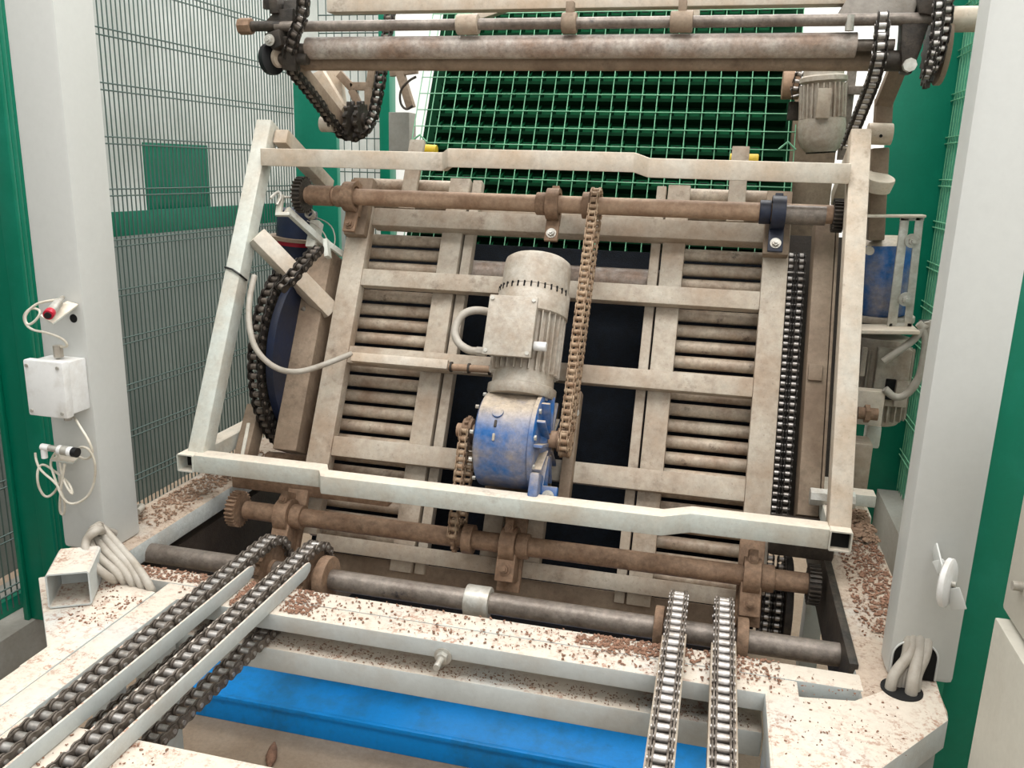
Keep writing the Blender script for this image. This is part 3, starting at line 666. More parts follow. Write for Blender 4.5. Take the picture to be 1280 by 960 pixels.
# terminal box
MB().lbox(-.640, -.510, .44, .605, .035, .085, .006).build('terminal_box', 'motor_grey', gm)
tl = MB().lbox(-.648, -.503, .430, .612, .085, .098, .005).build('terminal_lid', 'motor_grey', gm)
for u in (-.637, -.514):
    for t_ in (.442, .600): MB().cyl(L(u, t_, .098), L(u, t_, .102), .006, 12).build('screw', 'zinc', tl)
MB().cyl(L(-.505, .475, .06), L(-.468, .475, .06), .014, 16, bev=.002).build('cable_gland', 'plastic_white', gm)
MB().cyl(L(-.645, .447, .055), L(-.675, .447, .055), .014, 8).build('cable_gland', 'cable_grey', gm)
# gearbox drum
dt, dn, DR = .212, -.07, .142
MB().lathe(L(-.648, dt, dn), X3, [(0, DR-.012), (.006, DR-.002), (.012, DR), (.158, DR), (.165, DR-.004)], 56).build('gearbox', 'gear_blue', gm)
ef = MB().lathe(L(-.484, dt, dn), X3, [(0, DR+.006), (.012, DR+.006), (.016, DR), (.018, .06), (.035, .045)], 56).build('end_flange', 'gear_blue', gm)
mb = MB()
for i in range(12):
    a = 2*math.pi*i/12+.2; d = T*math.cos(a)+N*math.sin(a)
    mb.obox(L(-.458, dt, dn)+d*.09, d, X3, d.cross(X3), (.10, .03, .009), .002)
mb.build('flange_ribs', 'gear_blue', ef)
for i in range(10):
    a = 2*math.pi*i/10+.35; d = T*math.cos(a)+N*math.sin(a)
    MB().cyl(L(-.475, dt, dn)+d*(DR-.006), L(-.462, dt, dn)+d*(DR-.006), .008, 6).build('bolt', 'zinc', ef)
    MB().cyl(L(-.648, dt, dn)+d*(DR-.01), L(-.658, dt, dn)+d*(DR-.01), .006, 6).build('bolt', 'zinc', gm)
a_ = math.radians(66); dd = T*math.cos(a_)+N*math.sin(a_); cc = L(-.585, dt, dn)+dd*DR
MB().cyl(cc-dd*.01, cc+dd*.006, .017, 24, bev=.002).build('filler_plug', 'gear_blue', gm)
for k, aa in enumerate((80, 96)):
    d = T*math.cos(math.radians(aa))+N*math.sin(math.radians(aa)); c2 = L(-.585, dt, dn)+d*DR; tg = d.cross(X3)
    MB().obox(c2, X3, tg, d, (.008, .022, .008), .003).build('oil_mark', 'grease_dark' if k == 0 else 'motor_grey', gm)
MB().lbox(-.475, -.445, .04, .115, -.06, .04, .01).lbox(-.46, -.40, .02, .085, -.045, -.02, .004).build('foot_lug', 'gear_blue', gm)
mb = MB(); bolt(mb, L(-.425, .055, -.02), N, .012, .01); mb.build('bolt', 'zinc', gm)
MB().cyl(L(-.735, .228, dn), L(-.645, .228, dn), .021, 20).build('output_shaft', 'rust_light', gm)
MB().cyl(L(-.455, .228, dn), L(-.385, .228, dn), .026, 20).build('output_shaft', 'rust_light', gm)
MB().cyl(L(-.715, .228, dn), L(-.685, .228, dn), .038, 22, bev=.003).build('hub', 'rust', gm)
MB().cyl(L(-.425, .228, dn), L(-.395, .228, dn), .036, 22, bev=.003).build('hub', 'rust', gm)
MB().lbox(-.70, -.38, .005, .03, -.22, .0, .003).lbox(-.42, -.385, .02, .40, -.21, -.16, .004).lbox(-.66, -.46, .0, .36, -.235, -.2, .004).build('mounting_plate', 'rail_brown', gm)
mb = MB(); bolt(mb, L(-.4, .33, -.16), N, .011, .009); mb.build('bolt', 'zinc', gm)
# motor chains
def loop(u, c0, r0, c1, r1, n=12):
    """closed chain loop round two sprockets in the tilted frame; c = (t, n)"""
    p = []
    for i in range(n+1):
        a = math.pi*i/n; p.append(L(u, c1[0]+r1*math.sin(a), c1[1]+r1*math.cos(a)))
    for i in range(n+1):
        a = math.pi*i/n; p.append(L(u, c0[0]-r0*math.sin(a), c0[1]-r0*math.cos(a)))
    p.append(p[0]); return p
chain('rusty drive chain rising from the gearbox to the upper drive shaft', 'chain', loop(-.40, (.228, dn), .042, (.988, -.1), .048), .0205, .030, .020, 'chain_rusty', 'chain_rusty')
chain('rusty drive chain from the gearbox down to the lower drive shaft', 'chain', loop(-.70, (.228, dn), .05, (-.092, -.1), .05), .0205, .028, .020, 'chain_rusty', 'chain_rusty')
sprocket_mb(L(-.40, .988, -.1), .042, 14, .010).build('sprocket', 'rust', us)
sprocket_mb(L(-.40, .228, dn), .037, 12, .010).build('sprocket', 'rust', gm)
sprocket_mb(L(-.70, .228, dn), .044, 14, .010).build('sprocket', 'rust', gm)
sprocket_mb(L(-.70, -.092, -.1), .044, 14, .010).build('sprocket', 'rust', lo_)
# cables of the motor
tag(MB().path([L(-.672, .447, .055), L(-.70, .447, .055), L(-.74, .47, .05), L(-.757, .51, .045), L(-.745, .56, .04), L(-.71, .585, .02), L(-.66, .585, 0.), L(-.64, .585, -.03)], .012, 12, 3).build('motor_cable', 'cable_grey'), 'thick beige cable looping into the left side of the motor terminal box', 'cable')
cp = [P(318, 345, n=-.02), P(311, 375, n=.01), P(311, 410, n=.02), P(320, 440, n=.02), P(345, 462, n=.0), P(372, 466, n=-.06), P(400, 458, n=-.12), P(440, 442, n=-.17)]
tag(MB().path(cp, .0095, 12, 3).build('motor_cable', 'cable_grey'), 'thick beige cable hanging from the left post across to the cable duct', 'cable')
cd_ = thing('cable_duct', 'dusty flat cable duct on the middle crossbar left of the motor', 'cable duct', L(-1.0, .45, -.19))
MB().lbox(-1.165, -.83, .435, .465, -.196, -.165, .002).build('cover', 'frame_dusty', cd_)
MB().cyl(L(-.83, .446, -.185), L(-.66, .446, -.17), .012, 12).build('conduit', 'rust_light', cd_)
for u in (-.82, -.76, -.69): MB().ring(L(u, .446, -.18), X3, .017, .0125, .006).build('clamp', 'grease_dark', cd_)

# ================================================================== LEFT WHEEL, RIGHT CHAINS
wx, wy, wz, wr = -1.425, 2.78, .971, .349
wh = thing('drive_sprocket', 'large dark blue disc wheel behind the left post of the tilting frame', 'wheel', (wx, wy, wz-wr))
MB().lathe((wx-.012, wy, wz), X3, [(0, wr-.05), (.004, wr-.03), (.03, wr-.03), (.034, wr-.05)], 72).build('disc', 'blue_dark', wh)
sprocket_mb((wx-.03, wy, wz), wr-.012, 60, .012, hub=.2).build('toothed_rim', 'grease_dark', wh)
MB().cyl((wx-.1, wy, wz), (wx+.06, wy, wz), .05, 24).build('axle', 'grease_dark', wh)
pts = arc(wy, wz, wr, 292, 100, wx-.03, 60)
chain('heavy dark chain wrapped around the large blue wheel on the left', 'chain', pts, .032, .042, .03, 'chain_plate', 'chain_black')
pts = [P(398, 312, x=-1.30), P(390, 318, x=-1.30), P(376, 334, x=-1.31), P(362, 350, x=-1.33), P(350, 362, x=-1.35)]
chain('short stretch of dark chain leading up behind the left strut', 'chain', pts, .03, .04, .028, 'chain_plate', 'chain_black')
# blue gear housing seen high behind the left post
bd = thing('blue_housing', 'dark blue motor housing with a red band behind the left post near the top', 'motor', P(365, 300, y=2.95))
c = P(368, 345, y=3.0); c1 = P(372, 262, y=3.0)
MB().cyl(c, c1, .075, 28, bev=.01).build('body', 'blue_dark', bd)
k = c.lerp(c1, .55); MB().cyl(k, k+(c1-c).normalized()*.012, .10, 28).build('flange', 'rail_brown', bd)
k = c.lerp(c1, .48); MB().cyl(k, k+(c1-c).normalized()*.02, .078, 28).build('red_band', 'plastic_red', bd)
# sensor bracket on the left post
sb = thing('sensor_bracket', 'small galvanised bracket with a switch rod at the upper left post', 'bracket', P(345, 255, n=-.05))
MB().beam(P(358, 262, n=-.08), P(408, 308, n=-.24), .022, .022, T, .002).build('arm', 'frame_paint', sb)
MB().path([P(338, 248, n=-.03), P(348, 238, n=-.05), P(352, 246, n=-.06), P(346, 256, n=-.05)], .005, 8, 2).build('clip', 'zinc', sb)
MB().beam(P(352, 244, n=-.07), P(348, 270, n=-.07), .014, .02, T, .002).beam(P(346, 268, n=-.07), P(363, 268, n=-.07), .012, .016, N, .002).build('plate', 'frame_paint', sb)
MB().cyl(P(355, 246, n=-.07), P(378, 247, n=-.10), .004, 10).build('rod', 'zinc', sb)
MB().beam(P(408, 300, n=-.16), P(410, 322, n=-.16), .016, .03, N, .002).beam(P(409, 304, n=-.16), P(428, 318, n=-.22), .012, .02, T, .002).build('angle', 'frame_paint', sb)
mb = MB().ring(P(388, 268, n=-.2), N, .018, .012, .02)
mb.path([P(384, 276, n=-.19), P(400, 284, n=-.18), P(410, 300, n=-.18), P(408, 314, n=-.18)], .0022, 6, 2).path([P(392, 270, n=-.19), P(414, 280, n=-.18), P(420, 298, n=-.18), P(416, 312, n=-.18)], .0022, 6, 2)
tag(mb.build('sensor_wire', 'cable_grey'), 'loose thin wires with a small ring below the upper left bearing', 'wire')
# lower left slab next to the wheel
lp_ = thing('support_block', 'grey brown steel support with a bright tab below the blue wheel', 'bracket', P(320, 560, y=2.4))
MB().beam(P(306, 575, y=2.42), P(322, 510, y=2.55), .07, .05, X3, .004).build('body', 'rail_brown', lp_)
MB().beam(P(304, 570, y=2.40), P(312, 530, y=2.48), .02, .012, X3, .002).build('tab', 'frame_paint', lp_)
MB().cyl(P(335, 575, y=2.55), P(400, 580, y=2.55), .03, 18).build('rod', 'rust', lp_)
tag(MB().box((-1.50, 2.33, .605), (-.95, 2.40, .665), .006).build('rusty_beam', 'rust'), 'rusty steel beam lying under the left end of the lower bar', 'beam')
tag(MB().box((.20, 2.33, .605), (.375, 2.42, .70), .01).build('support_block', 'grease_dark'), 'dark greasy block under the right open end of the lower bar', 'block')
tag(MB().beam((-1.08, 2.95, .38), (-1.30, 2.42, .12), .09, .1, Z3, .006).build('inclined_beam', 'rail_brown'), 'dark brown inclined beam in the pit behind the left chains', 'beam')
tag(MB().box((-1.50, 2.78, FL), (P(935, 760, y=2.8).x, 3.7, .12), .004).build('pit_shade_box', 'shade_brown'), 'dark brown box added to darken the pit behind the long sprocket shaft', 'shade box')  # added dark box, stands in for shade low in the pit
tag(MB().box((-1.62, 2.0, .24), (-1.54, 3.5, .50), .004).build('pit_shade_sheet', 'shade_brown'), 'dark brown sheet added as shade under the left side beam', 'shade panel')  # added dark sheet in place of shade below the beam
# duplex chains, right
for k, uu in enumerate((.218, .250)):
    pts = [L(uu, .945, -.33), L(uu, .935, -.31), L(uu, .90, -.30), L(uu, -.16, -.30)]
    pts += [L(uu, -.16-.12*math.sin(math.radians(a)), -.42+.12*math.cos(math.radians(a))) for a in range(10, 171, 10)]
    chain(('left' if k == 0 else 'right')+(' strand of the greasy long chain pair, nearer the roller banks' if k == 0 else ' strand of the greasy long chain pair, nearer the brown tube'), 'chain', pts, .0215, .024, .020, 'chain_steel', 'chain_black', 'long chains on the right')
t = thing('drive_sprocket', 'dark greasy sprocket at the lower right below the lower shaft', 'sprocket', L(.234, -.28, -.42))
sprocket_mb(L(.218, -.16, -.42), .108, 26, .01, hub=.3).build('sprocket', 'grease_dark', t)
sprocket_mb(L(.250, -.16, -.42), .108, 26, .01, hub=.3).build('sprocket', 'grease_dark', t)
MB().cyl(L(.268, -.16, -.42), L(.29, -.16, -.42), .15, 40, bev=.004).build('guard_disc', 'grease_dark', t)
tag(MB().lbox(.20, .40, .02, 1.06, -.455, -.44, .003).build('gap_backing', 'shade_brown'), 'dark strip added to block light behind the long chain pair and the brown tube', 'backing')  # added plate, covers a bright gap and keeps it dark
tag(MB().lbox(.203, .207, .0, .93, -.44, -.31, .001).lbox(.205, .265, .0, .93, -.40, -.39, .001).build('chain_gap_backing', 'chain_black'), 'black plates added to darken the gap around the long chain pair', 'backing')  # added black plates standing in for the dark gap around the chains

# ================================================================== RIGHT SIDE DRIVE
rd = thing('slotted_bracket', 'slotted galvanised bracket plate with two bolts right of the tilting frame', 'bracket', P(1120, 420, y=2.9))
YB = 2.9
a, b_, c, d = P(1126, 272, y=YB), P(1155, 270, y=YB), P(1139, 414, y=YB), P(1108, 414, y=YB)
mid0, mid1 = P(1142, 277, y=YB), P(1124, 414, y=YB)
l0, r0 = P(1128, 272, y=YB), P(1138, 272, y=YB)
MB().prism([P(1126, 272, y=YB), P(1137, 272, y=YB), P(1120, 415, y=YB), P(1108, 415, y=YB)], (0, .008, 0), .001).prism([P(1145, 271, y=YB), P(1155, 271, y=YB), P(1139, 415, y=YB), P(1129, 415, y=YB)], (0, .008, 0), .001).prism([P(1126, 269, y=YB), P(1156, 269, y=YB), P(1155, 276, y=YB), P(1125, 276, y=YB)], (0, .008, 0), .001).prism([P(1112, 404, y=YB), P(1140, 404, y=YB), P(1139, 416, y=YB), P(1108, 416, y=YB)], (0, .008, 0), .001).build('slotted_plate', 'zinc', rd)
MB().beam(P(1070, 270, y=YB), P(1156, 270, y=YB), .05, .008).build('top_plate', 'frame_dusty', rd)
MB().beam(P(1070, 411, y=YB-.02), P(1145, 412, y=YB-.02), .12, .012).build('bottom_plate', 'frame_dusty', rd)
for q in ((1140, 301), (1132, 374)):
    mb = MB(); p = P(*q, y=YB); mb.cyl(p, p-Y3*.006, .022, 24); mb.cyl(p-Y3*.006, p-Y3*.018, .012, 6); mb.cyl(p-Y3*.018, p-Y3*.03, .006, 10); mb.build('bolt', 'zinc', rd)
MB().beam(P(1150, 402, y=YB), P(1166, 402, y=YB), .05, .005).build('cable_tab', 'grease_dark', rd)
rg = thing('gearmotor', 'dusty blue gearbox with an upright grey motor behind the right post', 'motor', P(1100, 520, y=3.05))
g0, g1 = P(1098, 392, y=3.08), P(1104, 302, y=3.08)
MB().lathe(g0, g1-g0, [(0, .085), (.02, .10), (.20, .105), (.235, .098), (.26, .06)], 40).build('gearbox', 'gear_blue', rg)
MB().cyl(g0-V((0, 0, .02)), g0, .115, 36, bev=.003).cyl(g0-V((0, 0, .05)), g0-V((0, 0, .025)), .11, 36, bev=.003).build('flange', 'motor_grey', rg)
k = P(1086, 313, y=2.96); MB().cyl(k, k-Y3*.02, .014, 16).build('plug', 'motor_grey', rg)
m0 = P(1090, 525, y=3.05); m1 = P(1096, 420, y=3.05)
MB().lathe(m0, Z3, [(0, .08), (.01, .088), ((m1-m0).z, .088)], 32).build('motor_body', 'motor_grey', rg)
mb = MB()
for i in range(24):
    an = 2*math.pi*i/24; dd = V((math.cos(an), math.sin(an), 0)); mb.obox(m0+Z3*.14+dd*.095, Z3, dd, dd.cross(Z3), (.24, .02, .004), 0)
mb.build('cooling_fins', 'motor_grey', rg)
tb = P(1110, 480, y=2.95); MB().box(tb+V((-.045, -.01, -.075)), tb+V((.06, .08, .12)), .006).build('terminal_box', 'motor_grey', rg)
MB().box(tb+V((-.01, -.016, -.05)), tb+V((.02, -.008, .02)), .002).build('box_recess', 'black_hole', rg)
MB().box(tb+V((.02, -.03, -.07)), tb+V((.06, -.008, .02)), .006).build('cable_entry', 'motor_grey', rg)
MB().box(P(1075, 470, y=2.94), P(1084, 434, y=2.96), .001).build('name_plate', 'lattice_dusty', rg)
for lab, q in (('upper grey cable looping from the right motor to the slotted bracket', [(1104, 452), (1124, 438), (1144, 424), (1156, 406), (1168, 410), (1166, 400)]),
               ('lower grey cable hanging in a loop under the right motor', [(1106, 486), (1118, 498), (1134, 494), (1148, 476), (1154, 452), (1158, 428), (1154, 410), (1148, 404)]),
               ('short grey cable beside the right column behind the slotted bracket', [(1138, 488), (1150, 470), (1160, 440), (1164, 420), (1160, 402)])):
    tag(MB().path([P(x_, y_, y=2.85) for x_, y_ in q], .012, 10, 3).build('power_cable', 'cable_grey'), lab, 'cable')
rb = thing('support_block', 'stack of dusty brackets behind the foot of the right post', 'bracket', P(1080, 620, y=2.7))
MB().box(P(1066, 530, y=2.85), P(1104, 486, y=2.9), .004).build('upper_plate', 'frame_dusty', rb)
MB().box(P(1080, 560, y=2.9), P(1100, 528, y=2.95), .01).build('corner_plate', 'frame_paint', rb)
p = P(1072, 516, y=2.8); MB().cyl(p, p+X3*.06, .02, 14).cyl(p+X3*.02, p+X3*.035, .03, 6).build('bolt', 'rust', rb)
MB().box(P(1060, 612, y=2.8), P(1086, 545, y=2.9), .008).build('box_post', 'lattice_dusty', rb)
MB().box(P(1064, 632, y=2.62), P(1092, 612, y=2.68), .004).build('lower_plate', 'frame_paint', rb)
MB().box(P(1062, 668, y=2.75), P(1084, 632, y=2.85), .006).build('foot', 'frame_dusty', rb)
p = P(1012, 620, y=2.40); MB().cyl(p, p+V((.12, 0, 0)), .026, 8, bev=.003).build('pin', 'zinc', rb)
scatter('dirt_heap', 'small heap of dirt behind the right open tube end', 'debris', [((.40, 2.50), (.52, 2.75), .61)], 400, .02, 'chips_pale')

# ================================================================== TOP UNIT
TY = 2.7
tu = thing('infeed_roller', 'thick rusty roller pipe across the top of the picture', 'roller', P(730, 60, y=TY))
a, b_ = P(385, 60, y=TY), P(1070, 57, y=TY); zc = (a.z+b_.z)/2
MB().cyl((a.x, TY, zc), (b_.x, TY, zc), .034, 32, bev=.002).build('pipe', 'pipe_worn', tu)
MB().cyl((a.x-.07, TY, zc), (b_.x+.10, TY, zc), .016, 16).build('axle', 'shaft_dark', tu)
ub = thing('upper_conveyor_frame', 'dusty conveyor frame with crossbeams at the top behind the tilting frame', 'machine frame', (-.53, 2.8, 1.95))
a, b_ = P(380, 77, y=2.76), P(1087, 76, y=2.76); MB().cyl((a.x, 2.76, a.z), (b_.x, 2.76, a.z), .029, 24).build('cross_tube', 'rail_brown', ub)
a = P(640, 3, y=2.82); MB().box((-1.34, 2.79, a.z-.025), (.30, 2.85, a.z+.035), .004).build('cross_beam', 'frame_dusty', ub)
a, b_ = P(383, 33, y=TY-.03), P(1200, 26, y=TY-.03)
us2 = thing('collar_shaft', 'thin dark shaft with three collars near the top edge', 'shaft', (-.5, TY-.03, a.z))
x0 = P(345, 32, y=TY-.03).x; MB().cyl((x0, TY-.03, a.z), (P(1190, 24, y=TY-.03).x, TY-.03, a.z), .0165, 20).build('shaft', 'shaft_dark', us2)
for px, wd in ((585, .034), (712, .022), (852, .032)):
    c = P(px, 28, y=TY-.03); MB().cyl((c.x-wd, TY-.03, a.z), (c.x+wd, TY-.03, a.z), .030, 24, bev=.004).build('collar', 'rail_brown' if px != 585 else 'lattice_dusty', us2)
    if px != 585: MB().box((c.x-.012, TY-.04, a.z+.02), (c.x+.012, TY-.01, a.z+.06), .003).build('lug', 'rail_brown', us2)
c = P(310, 33, y=TY-.03); MB().cyl((c.x-.03, TY-.03, c.z), (c.x+.015, TY-.03, c.z), .026, 8, bev=.004).build('end_nut', 'rust', us2)
MB().cyl((c.x+.01, TY-.03, c.z), (c.x+.12, TY-.03, c.z), .016, 16).build('stub', 'grease_dark', us2)
c = P(1205, 24, y=TY-.03); MB().cyl((c.x-.04, TY-.03, c.z), (c.x+.10, TY-.03, c.z), .033, 24, bev=.003).build('end_sleeve', 'frame_dusty', us2)
# left bearing cluster
lc = thing('bearing_cluster', 'black greasy bearing bracket with a cam wheel at the upper left', 'bearing', P(350, 60, y=TY))
MB().prism([P(328, 30, y=2.68), P(345, 12, y=2.68), P(366, 10, y=2.68), P(364, 44, y=2.68), P(352, 56, y=2.68), P(336, 44, y=2.68)], (0, .05, 0), .004).build('plate', 'grease_dark', lc)
MB().prism([P(330, 42, y=2.63), P(348, 36, y=2.63), P(352, 56, y=2.63), P(340, 62, y=2.63)], (0, .05, 0), .003).build('clamp', 'grease_dark', lc)
MB().beam(P(350, 0, y=2.72), P(352, 20, y=2.72), .10, .03).beam(P(337, -20, y=2.75), P(337, 12, y=2.75), .02, .04).build('upper_bracket', 'grease_dark', lc)
MB().beam(P(362, 46, y=2.66), P(364, 88, y=2.68), .05, .03, Y3, .004).build('link_plate', 'grease_dark', lc)
MB().beam(P(368, 2, y=2.72), P(366, 40, y=2.70), .06, .035, Y3, .004).build('hanger', 'grease_dark', lc)
c = P(343, 74, y=2.68); MB().lathe(c-X3*.02, V((.95, -.3, 0)), [(0, .04), (.004, .05), (.022, .05), (.026, .042)], 28).build('cam_wheel', 'plastic_black', lc)
MB().lathe(c+X3*.012+Z3*.003, V((.95, -.3, 0)), [(0, .03), (.012, .03), (.014, .02)], 24).build('bearing_race', 'lattice_dusty', lc)
MB().cyl(c, c+V((.12, 0, 0)), .018, 16).build('pin', 'grease_dark', lc)
mb = MB(); bolt(mb, P(337, 50, y=2.62), -Y3, .012, .01); mb.build('bolt', 'zinc', lc)
MB().beam(P(372, 84, y=2.74), P(432, 160, y=3.05), .05, .03, X3, .004).build('arm', 'rail_brown', lc)
# right bearing cluster
rc = thing('bearing_cluster', 'grey steel bearing housing with black sprockets at the upper right', 'bearing', P(1120, 40, y=TY))
MB().prism([P(1046, 20, y=2.66), P(1062, -6, y=2.70), P(1150, -6, y=2.70), P(1142, 20, y=2.66)], (0, .16, 0), .004).build('housing_plate', 'steel_grey', rc)
MB().prism([P(1150, 16, y=2.64), P(1150, -8, y=2.64), P(1200, -8, y=2.64), P(1188, 8, y=2.64), P(1170, 20, y=2.64)], (0, .10, 0), .004).build('side_bracket', 'grease_dark', rc)
mb = MB(); p = P(1063, 24, y=2.66); mb.cyl(p+Z3*.01, p-Z3*.03, .012, 8); mb.build('bolt', 'zinc', rc)
MB().prism([P(1128, 22, y=2.66), P(1164, 22, y=2.66), P(1152, 60, y=2.66), P(1140, 92, y=2.66), P(1128, 90, y=2.66), P(1126, 60, y=2.66)], (0, .06, 0), .005).build('bearing_plate', 'grease_dark', rc)
MB().cyl(P(1100, 76, y=2.70), P(1136, 76, y=2.70), .028, 20).build('shaft_boss', 'grease_dark', rc)
p = P(1136, 82, y=2.64); MB().cyl(p, p-Y3*.02, .018, 8).build('nut', 'zinc', rc)
c = P(1164, 62, y=2.72); sprocket_mb(c, .10, 18, .012).build('sprocket', 'grease_dark', rc)
MB().cyl(c+X3*.02, c+X3*.035, .095, 32, bev=.003).build('guard_disc', 'rail_brown', rc)
pts = [P(1174, -6, y=2.6), P(1172, 30, y=2.6), P(1170, 55, y=2.6), P(1160, 92, y=2.62), P(1156, 98, y=2.66)]
chain('black chain with bright rollers hanging at the upper right beside the white column', 'chain', pts, .0235, .028, .022, 'chain_steel', 'chain_black')
pts = [P(1186, 0, y=2.6), P(1184, 24, y=2.6), P(1178, 56, y=2.6), P(1166, 92, y=2.62)]
chain('second strand of chain at the upper right, closest to the white column', 'chain', pts, .0235, .026, .022, 'chain_steel', 'chain_black')
# descending chains
pts = [P(1104, 20, y=2.62), P(1102, 40, y=2.62), P(1100, 68, y=2.62), P(1092, 100, y=2.68), P(1080, 130, y=2.78), P(1064, 170, y=2.9), P(1058, 186, y=2.95)]
chain('black chain running down behind the upper right corner of the tilting frame', 'chain', pts, .0245, .036, .028, 'chain_steel', 'chain_black')
pts = [P(380, -8, y=2.6), P(378, 20, y=2.62), P(368, 44, y=2.64), P(362, 66, y=2.66), P(365, 88, y=2.7), P(385, 112, y=2.8), P(408, 142, y=2.92), P(424, 166, y=3.0), P(440, 172, y=3.03), P(456, 164, y=3.05), P(466, 148, y=3.05), P(474, 110, y=3.06), P(480, 70, y=3.1), P(490, 0, y=3.2)]
chain('black chain looping down round the left sprocket behind the upper bar', 'chain', pts, .0265, .036, .028, 'chain_plate', 'chain_black')
t = thing('idler_sprocket', 'black toothed sprocket in the loop of the upper left chain', 'sprocket', P(440, 150, y=3.03))
sprocket_mb(P(440, 152, y=3.03), .07, 13, .014).build('sprocket', 'grease_dark', t)
sprocket_mb(P(452, 150, y=3.05), .065, 13, .014).build('sprocket', 'grease_dark', t)
k = P(402, 155, y=2.98); MB().cyl(k, k+X3*.05, .028, 20).build('axle_end', 'lattice_dusty', t)
# arms around the left chain
la = thing('tension_arm', 'cream painted flat arms and a brown U-bracket above the left sprocket', 'bracket', P(420, 120, y=3.1))
MB().prism([P(390, 92, y=3.06), P(402, 86, y=3.06), P(430, 132, y=3.06), P(426, 140, y=3.06), P(418, 136, y=3.06)], (0, .03, 0), .003).build('flat_arm', 'frame_dusty', la)
MB().prism([P(408, 84, y=3.14), P(424, 84, y=3.14), P(430, 130, y=3.14), P(424, 150, y=3.14), P(412, 150, y=3.14)], (0, .03, 0), .003).build('flat_arm', 'frame_dusty', la)
mb = MB()
for p0, p1 in (((424, 92), (440, 110)), ((438, 108), (462, 108)), ((440, 112), (452, 140)), ((461, 108), (461, 138)), ((466, 84), (462, 110))): mb.beam(P(*p0, y=3.12), P(*p1, y=3.12), .03, .018, Y3, .003)
mb.build('u_bracket', 'rail_brown', la)

# ================================================================== GREEN CRATE WALL
gn = -.62
cu0, cu1, ct0, ct1 = P(548, 150, n=gn).x, P(976, 150, n=gn).x, .80, 2.15
print('crate', cu0, cu1)
gc = thing('green_crate', 'tall green slotted plastic crate wall behind a green wire grid', 'crate', L(-.5, ct0, gn))
cp_ = .0585; RW = .074; rows = int((ct1-ct0)/RW); cols = int((cu1-cu0)/cp_)
MB().lbox(cu0-.08, cu1+.06, ct0, ct1, gn-.075, gn-.06, .003).build('back_plate', 'green_plastic', gc)
mb = MB()
for i in range(cols+1):
    for j in range(rows): mb.prism([L(cu0+i*cp_-.003, ct0+j*RW+.004, gn-.06), L(cu0+i*cp_-.003, ct0+(j+1)*RW-.004, gn-.06), L(cu0+i*cp_-.003, ct0+j*RW+.004, gn-.006)], X3*.006, 0)
mb.build('dividers', 'green_plastic_light', gc)['kind'] = 'stuff'
mb = MB(); mp = MB(); ms = MB()
for j in range(rows):
    t_ = ct0+j*RW
    mb.lbox(cu0-.02, cu1+.02, t_+RW-.016, t_+RW-.002, gn-.06, gn-.018, 0)
    for i in range(cols):
        u = cu0+(i+.5)*cp_; mp.lbox(u-.021, u+.021, t_+.002, t_+.032, gn-.06, gn-.035, .002); ms.lbox(u-.013, u+.013, t_+.021, t_+.026, gn-.0355, gn-.034, 0)
mb.build('shelves', 'green_plastic', gc); mp.build('pockets', 'green_plastic_light', gc)['kind'] = 'stuff'; ms.build('slots', 'black_hole', gc)['kind'] = 'stuff'
mb = MB()
gx = [cu0-.10, cu0-.065, cu0-.035]+[cu0+i*cp_ for i in range(cols+1)]+[cu1+.03, cu1+.055]
for u in gx: mb.cyl(L(u, ct0, gn), L(u, ct1, gn), .0020, 6)
for j in range(rows+1):
    t_ = ct0+j*RW; mb.cyl(L(cu0-.10, t_, gn+.004), L(cu1+.055, t_, gn+.004), .0020, 6)
for j in (3, 9, 15):
    t_ = ct0+j*RW
    mb.path([L(cu0-.1, t_, gn+.01), L(cu0-.065, t_+.03, gn+.012), L(cu0-.03, t_, gn+.01)], .004, 6)
    mb.path([L(cu1+.06, t_, gn+.01), L(cu1+.03, t_+.03, gn+.012), L(cu1-.0, t_, gn+.01)], .004, 6)
mb.build('wire_grid', 'green_wire', gc)
for px0, px1, py, lab in ((525, 546, 187, 'yellow ring end behind the left end stop above the upper bar'), (912, 948, 199, 'yellow ring end behind the right end stop above the upper bar')):
    a = P(px0, py, n=-.42); b_ = P(px1, py+1, n=-.42); tag(MB().cyl(a, b_, .02, 16, bev=.004).build('yellow_ring', 'yellow'), lab, 'ring')
for px0, px1, py, lab in ((500, 560, 233, 'yellow bar behind the left rollers under the upper bar'), (880, 930, 243, 'yellow bar behind the right rollers under the upper bar')):
    a = P(px0, py, n=-.40); b_ = P(px1, py+1, n=-.40); tag(MB().cyl(a, b_, .012, 12).build('yellow_bar', 'yellow'), lab, 'bar')

# ================================================================== BACKGROUND, RIGHT AND LEFT
bm = thing('hanging_motor', 'dusty grey electric motor hanging fan-down at the upper right', 'motor', P(1028, 140, y=3.2))
m1, m0 = P(1030, 80, y=3.2), P(1026, 190, y=3.2); ax = (m0-m1).normalized(); Lm = (m0-m1).length
MB().lathe(m1, ax, [(0, .062), (Lm*.13, .066), (Lm*.15, .078), (Lm*.20, .078), (Lm*.22, .066), (Lm*.62, .066)], 32).build('motor_body', 'motor_grey', bm)
mb = MB(); ex = ax.orthogonal().normalized(); ey = ax.cross(ex)
for i in range(26):
    an = 2*math.pi*i/26; dd = ex*math.cos(an)+ey*math.sin(an); mb.obox(m1+ax*Lm*.42+dd*.07, ax, dd, dd.cross(ax), (Lm*.38, .014, .004), 0)
mb.build('cooling_fins', 'motor_grey', bm)
MB().lathe(m1+ax*Lm*.62, ax, [(0, .076), (Lm*.08, .078), (Lm*.22, .076), (Lm*.32, .066), (Lm*.38, .05)], 32).build('fan_cover', 'motor_grey', bm)
mb = MB(); 
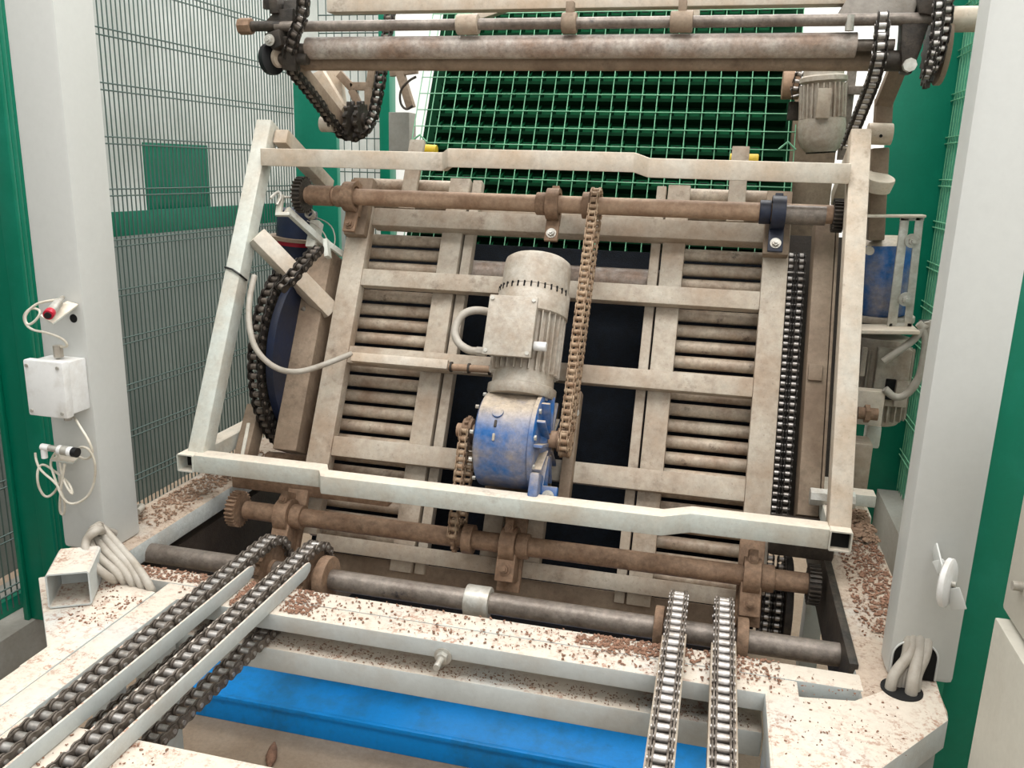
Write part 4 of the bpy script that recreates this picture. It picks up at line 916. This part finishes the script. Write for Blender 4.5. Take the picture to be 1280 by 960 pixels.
for i in range(9):
    k = -.04+i*.01; hw = math.sqrt(max(.0001, .048**2-k*k)); c = m1+ax*(Lm*1.0+.002); mb.obox(c+ex*k, ey, ex, ax, (hw*2, .003, .004), 0)
mb.build('grille_slots', 'grease_dark', bm)
q = P(1030, 128, y=3.11); MB().box(q+V((-.022, 0, -.05)), q+V((.022, .02, .045)), .002).build('name_plate', 'lattice_dusty', bm)
wp = thing('machine_side_plate', 'dull grey steel plate behind the hanging motor', 'plate', P(1000, 180, y=3.4))
MB().box(P(976, 300, y=3.45), P(1052, 112, y=3.5), .004).build('plate', 'rail_brown', wp)
MB().cyl(P(978, 104, y=3.3), P(1000, 104, y=3.3), .055, 28, bev=.004).build('roller_end', 'rust_light', wp)
MB().box(P(984, 150, y=3.3), P(1000, 128, y=3.34), .004).build('clamp', 'grease_dark', wp)
pts = [P(1004, 84, y=3.25), P(998, 96, y=3.25), P(994, 110, y=3.25), P(996, 124, y=3.25)]
chain('small chain with pale rollers beside the hanging motor', 'chain', pts, .024, .03, .022, 'chain_steel', 'chain_black')
rs = thing('side_strut', 'greasy bent steel arm with a round sleeve behind the upper right post', 'strut', P(1100, 170, y=3.0))
MB().beam(P(1128, 70, y=2.9), P(1104, 130, y=3.0), .05, .05, Y3, .005).beam(P(1105, 122, y=3.0), P(1102, 172, y=3.0), .05, .05, Y3, .005).beam(P(1100, 185, y=3.0), P(1094, 300, y=3.0), .05, .05, Y3, .005).build('arm', 'rail_brown', rs)
MB().cyl(P(1084, 167, y=2.96), P(1115, 168, y=2.96), .033, 24, bev=.003).build('sleeve', 'frame_dusty', rs)
p = P(1101, 170, y=2.925); MB().cyl(p, p-Y3*.003, .005, 10).build('hole', 'black_hole', rs)
MB().lathe(P(1093, 236, y=2.95), V((.15, -.35, 1)), [(0, .048), (.035, .052), (.04, .05)], 28).build('cap', 'frame_dusty', rs)
ug = thing('upright_guide', 'thin grey uprights with a cross bar right of the hanging motor', 'post', P(1064, 120, y=3.3))
MB().box(P(1058, 200, y=3.3), P(1062, 60, y=3.33), .002).box(P(1066, 120, y=3.3), P(1070, 60, y=3.33), .002).box(P(1060, 118, y=3.28), P(1084, 108, y=3.3), .003).build('uprights', 'shaft_dark', ug)
# left background frame, sheets
lb = thing('background_stand', 'pale steel stand with looped hose left of the green wire grid', 'stand', P(500, 130, y=4.2))
MB().box(P(486, 195, y=4.3), P(520, 142, y=4.4), .004).build('lower_panel', 'concrete_grey', lb)
MB().beam(P(500, 90, y=4.2), P(514, 135, y=4.2), .04, .04, Y3, .004).beam(P(488, 92, y=4.2), P(522, 88, y=4.2), .03, .03, Y3, .004).build('stand_bars', 'rail_brown', lb)
MB().path([P(520, 96, y=4.18), P(512, 100, y=4.18), P(500, 112, y=4.18), P(500, 130, y=4.18), P(508, 138, y=4.18), P(516, 132, y=4.18)], .006, 8, 3).build('hose', 'grease_dark', lb)
tag(MB().beam(P(590, 24, y=3.5), P(636, 8, y=3.5), .03, .05, Y3, .003).build('pale_strip', 'frame_dusty'), 'pale sloping steel strip behind the left collar of the thin top shaft', 'strip')
tag(MB().box(P(848, 20, y=3.3), P(876, 2, y=3.32), .003).build('pale_strip', 'frame_dusty'), 'pale steel tab behind the right collar of the thin top shaft', 'strip')
